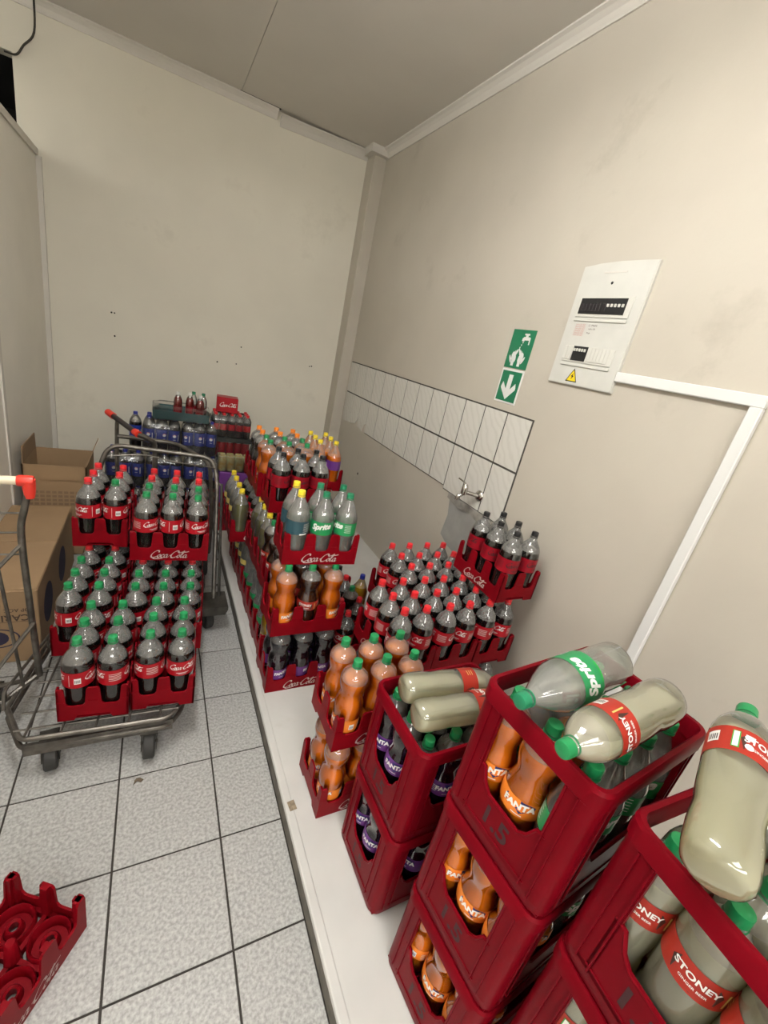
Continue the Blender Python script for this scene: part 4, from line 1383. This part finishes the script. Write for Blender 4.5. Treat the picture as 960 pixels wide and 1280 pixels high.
ZD = .205
GC = ['cg'] * 6
grp = 'cola bottles on the flatbed trolley'
filled_shell(-.164, 1.611, ZD, 85, GC, 'near left crate on the trolley deck', grp, rots=[2.9 - 4.6, 1.75, 2, 1, 0, 3])
filled_shell(.064, 1.609, ZD, 85, GC, 'near right crate on the trolley deck', grp, rots=[1.75, .1, .3, .2, 1, 2])
filled_shell(.052, 1.888, ZD, -5, GC, 'crosswise crate behind trolley near crates', grp)
filled_shell(-.240, 1.978, ZD, 85, GC, 'left crate at trolley deck middle', grp, rots=[2.9 - 4.6, None, None])
filled_shell(.074, 2.113, ZD, -5, ['cr'] * 6, 'deck crate under green-capped upper crate', grp)
filled_shell(.090, 2.338, ZD, -5, ['cr'] * 6, 'deck crate under red-capped upper crate', grp)
filled_shell(-.205, 2.318, ZD, 85, ['cr'] * 6, 'deck crate under left upper crate', grp)
ZU = ZD + LV
filled_shell(.084, 2.136, ZU, -5, GC, 'front upper crate on trolley', grp, rots=[.75, 3.1 - 4.6, .45, 1, 2, 3])
filled_shell(.103, 2.361, ZU, -5, ['cr'] * 6, 'rear upper crate on trolley', grp)
filled_shell(-.204, 2.345, ZU, 85, ['cr', 'cg', 'cr', 'cr', 'cr', 'cr'], 'left upper crate on trolley', grp, rots=[-.9, 3.1 - 4.6], logo=True)

# ------------------------------------------------------------------ shopping trolley at the left edge
st = thing('shopping_trolley', 'wire shopping trolley with cream handle at the left edge', 'trolley', (-.62, 1.72, 0))
b2 = bmesh.new(); tube(b2, [(-.86, 1.70, 1.035), (-.395, 1.70, 1.035)], .0145, 12); child_world('handle_grip', b2, st, M['cream'], 40)
for x in (-.375, -.88):
    b2 = bmesh.new()
    lathe(b2, [(-.022, .017), (-.016, .019), (.016, .019), (.022, .017)], 14, M=Matrix.Translation((x, 1.70, 1.035)) @ Matrix.Rotation(PI / 2, 4, 'Y'))
    lathe(b2, [(-.055, .014), (-.02, .019), (.01, .019)], 12, M=Matrix.Translation((x + (.008 if x > -.6 else -.008), 1.70, 1.03)))
    child_world('handle_end', b2, st, M['gripred'], 40)
    b2 = bmesh.new()
    tube(b2, smooth_path([(x + .005, 1.70, 1.0), (x - .01, 1.70, .93), (x - .025, 1.705, .84), (x - .022, 1.71, .6), (x - .012, 1.72, .2)], 5), .011, 10)
    child_world('upright', b2, st, M['steel'], 40)
b2 = bmesh.new()
for z, y in ((.90, 1.74), (.83, 1.73), (.75, 1.72)):
    tube(b2, [(-.86, y, z), (-.40, y, z)], .0035, 6)
child_world('basket_wire', b2, st, M['steel'])
b2 = bmesh.new(); tube(b2, [(-.40, 1.705, .80), (-.52, 1.62, .66), (-.60, 1.56, .55)], .007, 8); child_world('side_brace', b2, st, M['steel'], 40)
b2 = bmesh.new(); tube(b2, [(-.46, 1.66, .73), (-.43, 1.68, .18)], .006, 8); child_world('side_rod', b2, st, M['steel'], 40)
b2 = bmesh.new(); tube(b2, [(-.385, 1.70, .47), (-.52, 1.60, .28), (-.62, 1.50, .12)], .007, 8); child_world('lower_brace', b2, st, M['steel'], 40)
b2 = bmesh.new(); tube(b2, [(-.395, 1.72, .2), (-.60, 1.52, .13), (-.86, 1.52, .13), (-.88, 1.72, .2)], .010, 8); child_world('base_frame', b2, st, M['steel'], 40)
caster(st, -.64, 1.53, .125, .1)
caster(st, -.84, 1.53, .125, -.1)
caster(st, -.86, 1.76, .125, 0)
caster(st, -.55, 1.76, .125, 0)
b2 = bmesh.new(); tube(b2, [(-.395, 1.72, .19), (-.55, 1.76, .13), (-.86, 1.76, .13)], .009, 8); child_world('rear_frame', b2, st, M['steel'], 40)

# ------------------------------------------------------------------ cardboard boxes
bx = thing('cardboard_box', 'closed brown carton with upside-down print on the floor', 'box', (-.59, 2.5, 0))
child_world('carton', bevel_box(-.733, -.447, 2.06, 3.0, 0.001, .385, .004, 1), bx, M['card'])
child_world('top_flap', bevel_box(-.732, -.449, 2.065, 2.525, .385, .389, .001, 1), bx, M['card'])
child_world('top_flap', bevel_box(-.732, -.449, 2.53, 2.995, .385, .389, .001, 1), bx, M['card'])
b2 = bmesh.new()
UP = Matrix.Translation((-.53, 2.0592, .245)) @ Matrix.Rotation(PI, 4, 'Y')
put_flat(b2, text_geo('CARI', .034, .02), UP)
put_flat(b2, text_geo('TOP ACC', .018, .01), Matrix.Translation((-.515, 2.0592, .285)) @ Matrix.Rotation(PI, 4, 'Y'))
put_flat(b2, rect_geo(.20, .002, 1), Matrix.Translation((-.58, 2.0592, .225)))
child_world('print', b2, bx, M['cardprint'])
b2 = bmesh.new()
EL = Matrix.Translation((-.605, 2.0592, .14))
o_ = ellipse(0, 0, .085, .052, 0, 24); i_ = ellipse(0, 0, .078, .046, 0, 24)
vo = [b2.verts.new(EL @ Vector((x, 0, y))) for x, y in o_]; vi = [b2.verts.new(EL @ Vector((x, 0, y))) for x, y in i_]
for k in range(24):
    b2.faces.new((vo[k], vo[(k + 1) % 24], vi[(k + 1) % 24], vi[k]))
put_flat(b2, poly_geo(ellipse(0, 0, .045, .038, 0, 16)), EL)
child_world('emblem', b2, bx, M['navyprint'])
b2 = bmesh.new()
SD = Matrix(((0, -1, 0, -.4465), (1, 0, 0, 2.3), (0, 0, 1, .2), (0, 0, 0, 1)))
SDm = Matrix.Translation((-.4464, 0, 0))
for y in (2.25, 2.62):
    vs = [b2.verts.new((-.4462, y + dx, .2 + dz)) for dx, dz in ellipse(0, 0, .10, .10, 0, 18)]
    b2.faces.new(vs)
child_world('side_emblem', b2, bx, M['navyprint'])

ob = thing('open_cardboard_box', 'tall open brown carton with raised flaps behind closed carton', 'box', (-.53, 3.25, 0))
x0, x1, y0, y1, zh = -.695, -.375, 3.09, 3.45, .615
b2 = bmesh.new()
for a in ((x0, x1, y0, y0 + .006, 0, zh), (x0, x1, y1 - .006, y1, 0, zh), (x0, x0 + .006, y0, y1, 0, zh), (x1 - .006, x1, y0, y1, 0, zh), (x0, x1, y0, y1, 0, .006)):
    box(b2, *a)
child_world('carton', b2, ob, M['card'])
b2 = bmesh.new(); prism(b2, [(y0 + .01, 0), (y1 - .01, 0), (y1 - .02, .10), (y0 + .02, .10)], Matrix(((0, -1, 0, x0 + .006), (1, 0, 0, 0), (0, 0, 1, zh), (0, 0, 0, 1))), .005); child_world('left_flap', b2, ob, M['cardin'])
b2 = bmesh.new(); prism(b2, [(y0 + .01, 0), (y1 - .01, 0), (y1 - .02, .10), (y0 + .02, .10)], Matrix(((.0, -1, .35, x1), (1, 0, 0, 0), (0, 0, 1, zh), (0, 0, 0, 1))), .005); child_world('right_flap', b2, ob, M['card'])
b2 = bmesh.new(); prism(b2, [(x0 + .01, 0), (x1 - .01, 0), (x1 - .02, -.09), (x0 + .02, -.09)], Matrix(((1, 0, 0, 0), (0, 1, 0, y0 - .007), (0, 0, 1, zh), (0, 0, 0, 1))), .005); child_world('front_flap', b2, ob, M['card'])
b2 = bmesh.new()
for r_ in range(4):
    for c_ in range(9):
        put_flat(b2, rect_geo(.022, .016, 1), Matrix.Translation((x0 + .03 + .03 * c_, y0 - .0004, .44 - .026 * r_)))
child_world('print_grid', b2, ob, M['gridprint'])

# ------------------------------------------------------------------ second trolley with dark handle
t2 = thing('platform_trolley', 'dark trolley with red-ended handle in front of blue bottles', 'trolley', (.05, 3.0, 0))
b2 = bmesh.new(); tube(b2, [(-.225, 3.02, .975), (-.10, 2.80, .945)], .016, 10); child_world('handle_bar', b2, t2, M['darkgrip'], 40)
b2 = bmesh.new(); tube(b2, [(-.255, 3.075, .983), (-.222, 3.015, .974)], .020, 10); child_world('handle_end', b2, t2, M['gripred'], 40)
b2 = bmesh.new(); tube(b2, [(-.105, 2.81, .946), (-.085, 2.775, .94)], .020, 10); child_world('handle_end', b2, t2, M['gripred'], 40)
b2 = bmesh.new()
tube(b2, smooth_path([(-.09, 2.78, .94), (-.03, 2.80, .91), (0, 2.82, .86), (.0, 2.84, .6), (.0, 2.86, .20)], 5), .015, 8)
tube(b2, smooth_path([(-.20, 3.0, .96), (-.205, 3.0, .90), (-.205, 3.0, .6), (-.2, 3.0, .2)], 5), .011, 8)
child_world('upright', b2, t2, M['steel'], 40)
b2 = bmesh.new()
tube(b2, rounded_path([(-.20, 3.0, .86), (.12, 2.95, .86), (.30, 2.72, .82), (.33, 2.70, .5), (.33, 2.72, .2)], .06), .013, 8)
child_world('side_tube', b2, t2, M['steel'], 40)
b2 = bmesh.new()
tube(b2, [(-.2, 3.0, .2), (.0, 2.86, .2), (.33, 2.72, .2), (.36, 3.1, .2), (-.18, 3.28, .2), (-.2, 3.0, .2)], .014, 8)
child_world('base_frame', b2, t2, M['darksteel'], 40)
for (x, y) in ((-.17, 3.03), (.30, 2.76), (.33, 3.06), (-.15, 3.22)):
    caster(t2, x, y, .19, .2)

# ------------------------------------------------------------------ shrink-wrapped packs at the back
def pack(name, code, nx, ny, pitch, loc, rz, label, group, film_h):
    k = KIND[code]
    t = thing(name, label, 'bottle pack', loc, rz, group)
    for j in range(ny):
        for i in range(nx):
            x, y = (i - (nx - 1) / 2) * pitch, (j - (ny - 1) / 2) * pitch
            b = obj('bottle', k['body'], t, loc=(x, y, 0))
            obj('drink', k['liquid'], b)
            obj('cap', k['cap'], b)
            l = obj('label', k.get('joined') or k['label'], b)
            b.rotation_euler = (0, 0, random.uniform(-.5, .5))
    hx, hy = nx * pitch / 2 + .001, ny * pitch / 2 + .001
    bm = bmesh.new()
    ring(bm, [(hx, hy, .035, .004), (hx, hy, .035, film_h * .72), (hx - .012, hy - .012, .03, film_h * .86), (hx - .035, hy - .03, .025, film_h * .93)], closed=False)
    obj('shrink_film', bm, t, M['film'], smooth=60)
    return t
def pack_pepsi(x, y, z, label):
    t = pack('blue_bottle_pack', 'pp', 3, 2, .0875, (x, y, z), random.uniform(-.04, .04), label, 'shrink-wrapped packs of blue-labelled bottles', .27)
    return t
PY, PZ = 3.74, .284
for lv, xs_ in ((0, (-.20, .07, .34)), (1, (-.20, .07, .34)), (2, (.045, .315))):
    for n_, x in enumerate(xs_):
        nm = [['left', 'middle', 'right'], ['left', 'middle', 'right'], ['left', 'right']][lv][n_]
        pack_pepsi(x, PY, PZ * lv, '%s shrink-wrapped blue bottle pack in %s layer by the back wall' % (nm, ('bottom', 'middle', 'top')[lv]))
bottle('pp', (-.135, PY + .02, PZ * 2), .4, 'single blue-labelled bottle standing loose left of top blue packs', 'loose bottles at the back')
# teal tray with small bottles
tt = thing('bottle_tray', 'teal cardboard tray on top of the blue bottle packs', 'tray', (.18, PY, PZ * 3))
b2 = bmesh.new()
for a in ((-.20, .19, -.13, -.125, 0, .065), (-.20, .19, .125, .13, 0, .065), (-.20, -.195, -.13, .13, 0, .065), (.185, .19, -.13, .13, 0, .065), (-.20, .19, -.13, .13, 0, .004)):
    box(b2, *a)
obj('tray', b2, tt, M['teal'])
b2 = bmesh.new(); ring(b2, [(.203, .133, .02, .0), (.203, .133, .02, .085), (.16, .10, .02, .10)], closed=False)
obj('shrink_film', b2, tt, M['film'])
for n_, (dx, dy, c, wd) in enumerate(((-.03, -.02, 'sr', 'left'), (.055, .0, 'sr', 'middle'), (.125, -.06, 'sr', 'right'), (.085, .075, 'sd', 'left'), (.155, .05, 'sd', 'right'))):
    bottle(c, (.18 + dx, PY + dy, PZ * 3 + .0045), .3 * n_, '%s %s standing in the teal tray' % (wd, KIND[c]['desc']), 'small bottles in the teal tray')

# cola packs on the platform end
pack('cola_bottle_pack', 'sc', 5, 3, .0625, (.555, 3.78, .115 + .625), 0, 'shrink-wrapped small cola bottles topmost under the red can pack', 'small cola packs', .2)
b2 = bmesh.new(); box(b2, -.165, .165, -.1, .1, 0, .035)
for sx in range(5):
    pass
tag(obj('pack_tray', b2, mats=M['trayblack'], loc=(.555, 3.78, .115 + .588)), 'black tray between the small cola packs', 'tray')
def can_pack(loc, n, m_, mt, label, h=.115, lab='drink_can_pack'):
    t = thing(lab, label, 'can pack', loc, 0, 'drink can packs at the back')
    bm = bmesh.new()
    lathe(bm, [(0, .024), (.004, .029), (.010, .031), (h - .012, .031), (h - .003, .026), (h, .0255)], 14)
    me = mesh_of('can', bm, mt, 40)
    bm = bmesh.new(); lathe(bm, [(h - .004, .0262), (h + .0005, .0262), (h - .002, .022)], 14); top = mesh_of('can_top', bm, M['tin'], 40)
    for j in range(m_):
        for i in range(n):
            c = obj('can', me, t, loc=((i - (n - 1) / 2) * .0635, (j - (m_ - 1) / 2) * .0635, 0))
            obj('can_top', top, c)
    hx, hy = n * .03175 + .001, m_ * .03175 + .001
    bm = bmesh.new(); ring(bm, [(hx, hy, .025, .002), (hx, hy, .025, h - .004), (hx - .02, hy - .02, .02, h + .003)], closed=False)
    obj('shrink_film', bm, t, M['film'], smooth=60)
    return t
can_pack((.555, 3.78, .115 + .470), 5, 3, M['lab_red'], 'shrink-wrapped red cans in the stack below black tray')
pack('cola_bottle_pack', 'sc', 5, 3, .0625, (.555, 3.78, .115 + .272), 0, 'small cola bottles in the third layer of the back pack stack', 'small cola packs', .2)
pack('cola_bottle_pack', 'sc', 5, 3, .0625, (.555, 3.78, .115 + .070), 0, 'small cola bottles in the lowest layer of the back pack stack', 'small cola packs', .2)
b2 = bmesh.new(); box(b2, -.165, .165, -.1, .1, 0, .098)
tag(obj('pack_tray', b2, mats=M['lab_purple'], loc=(.555, 3.78, .085)), 'purple base tray under the back pack stack', 'tray')
rb = thing('can_carton', 'red carton of cola cans with white script on top', 'carton', (.515, 3.77, .115 + .826), math.radians(-6))
obj('carton', bevel_box(-.082, .082, -.06, .06, 0, .118, .004, 1), rb, M['lab_red'])
b2 = bmesh.new(); put_flat(b2, SCRIPT, Matrix.Translation((.008, -.0608, .060)), .13); obj('logo', b2, rb, M['white'])
# fruit drink carton on a dark crate in front of the cola packs
can_pack((.548, 3.36, .085 + .490), 4, 2, M['fruit'], 'pale green fruit drink cans in front of cola packs')
fb = thing('dark_carton', 'dark purple carton under the fruit drink cans', 'carton', (.575, 3.36, .085))
obj('carton', bevel_box(-.140, .110, -.08, .08, .24, .488, .005, 1), fb, M['lab_purple'])
obj('base_carton', bevel_box(-.130, .110, -.085, .08, 0, .24, .005, 1), fb, M['lab_darkred'])

# ------------------------------------------------------------------ empty crate in the foreground
ea = math.atan2(.054, -.077)            # direction of its short side
corner = Vector((-.142, .878, 0))
su = Vector((-.82, .57, 0)).normalized()
lu = Vector((-.57, -.82, 0)).normalized()
cen = corner + su * (LY / 2) + lu * (LX / 2)
et = thing('empty_bottle_crate', 'empty low red crate lying on the floor tiles at lower left', 'crate', (cen.x, cen.y, 0.0), math.atan2(-lu.y, -lu.x))
bm = bmesh.new()
th = .0065
for a, n, half, d, notch in ((0, 3, LX / 2, LY / 2, False), (PI, 3, LX / 2, LY / 2, False), (PI / 2, 2, LY / 2, LX / 2, True), (-PI / 2, 2, LY / 2, LX / 2, True)):
    Mx = Matrix.Rotation(a, 4, 'Z') @ Matrix.Translation((0, -d, 0))
    prism(bm, shell_panel(n, half - (.0005 if n == 2 else 0), notch), Mx, th)
    for i in range(n + 1):                   # hollow post backs
        c = (i - n / 2) * PX
        c = max(-half + .014, min(half - .014, c))
        prism(bm, [(c - .013, .03), (c + .013, .03), (c + .010, LH), (c - .010, LH)], Mx @ Matrix.Translation((0, th, 0)), .011)
obj('body', bm, et, M['red'])
bm = bmesh.new()
for i in (-1, 0, 1):
    for j in (-.5, .5):
        Mx = Matrix.Translation((i * PX, j * PX, 0))
        lathe(bm, [(.006, .050), (.040, .050), (.045, .047), (.040, .043), (.012, .040), (.012, .024), (.006, .024)], 20, cap0=False, cap1=False, M=Mx)
        lathe(bm, [(.006, .024), (.030, .020), (.034, .017), (.030, .011), (.006, .011)], 16, cap0=False, cap1=False, M=Mx)
for i in (-.5, .5):
    lathe(bm, [(.006, .020), (.100, .0135), (.105, .010)], 10, M=Matrix.Translation((i * PX, 0, 0)))
obj('bottle_cups', bm, et, M['red'], smooth=35)
bm = bmesh.new()
for y in (-LY / 2 + .01, 0, LY / 2 - .01):
    box(bm, -LX / 2 + .004, LX / 2 - .004, y - .006, y + .006, .006, .030)
for x in (-LX / 2 + .01, -PX / 2, PX / 2, LX / 2 - .01):
    box(bm, x - .006, x + .006, -LY / 2 + .004, LY / 2 - .004, .006, .030)
obj('floor_ribs', bm, et, M['red'])
for s in (-1, 1):
    obj('logo', LOGO[s], et)

# ------------------------------------------------------------------ litter
b2 = bmesh.new()
pts = [(0, 0, .001), (.012, .010, .006), (.026, .004, .003), (.034, .014, .002), (.022, .020, .008), (.010, .026, .002), (.004, .014, .007)]
vs = [b2.verts.new(p) for p in pts]
vb = [b2.verts.new((p[0], p[1], p[2] + .0015)) for p in pts]
b2.faces.new(vs); b2.faces.new(vb[::-1])
for i in range(len(pts)):
    j = (i + 1) % len(pts)
    b2.faces.new((vs[j], vs[i], vb[i], vb[j]))
tag(obj('leaf_scrap', b2, mats=M['leaf'], loc=(-.045, 1.285, 0)), 'small dry brown scrap on the floor by the trolley wheel', 'litter')
b2 = bmesh.new(); box(b2, -.013, .013, -.018, .018, 0, .0012)
tag(obj('sticker', b2, mats=M['paper'], loc=(.468, .985, ZP + .002), rot=(0, 0, .1)), 'small brown sticker on the white platform edge', 'sticker')
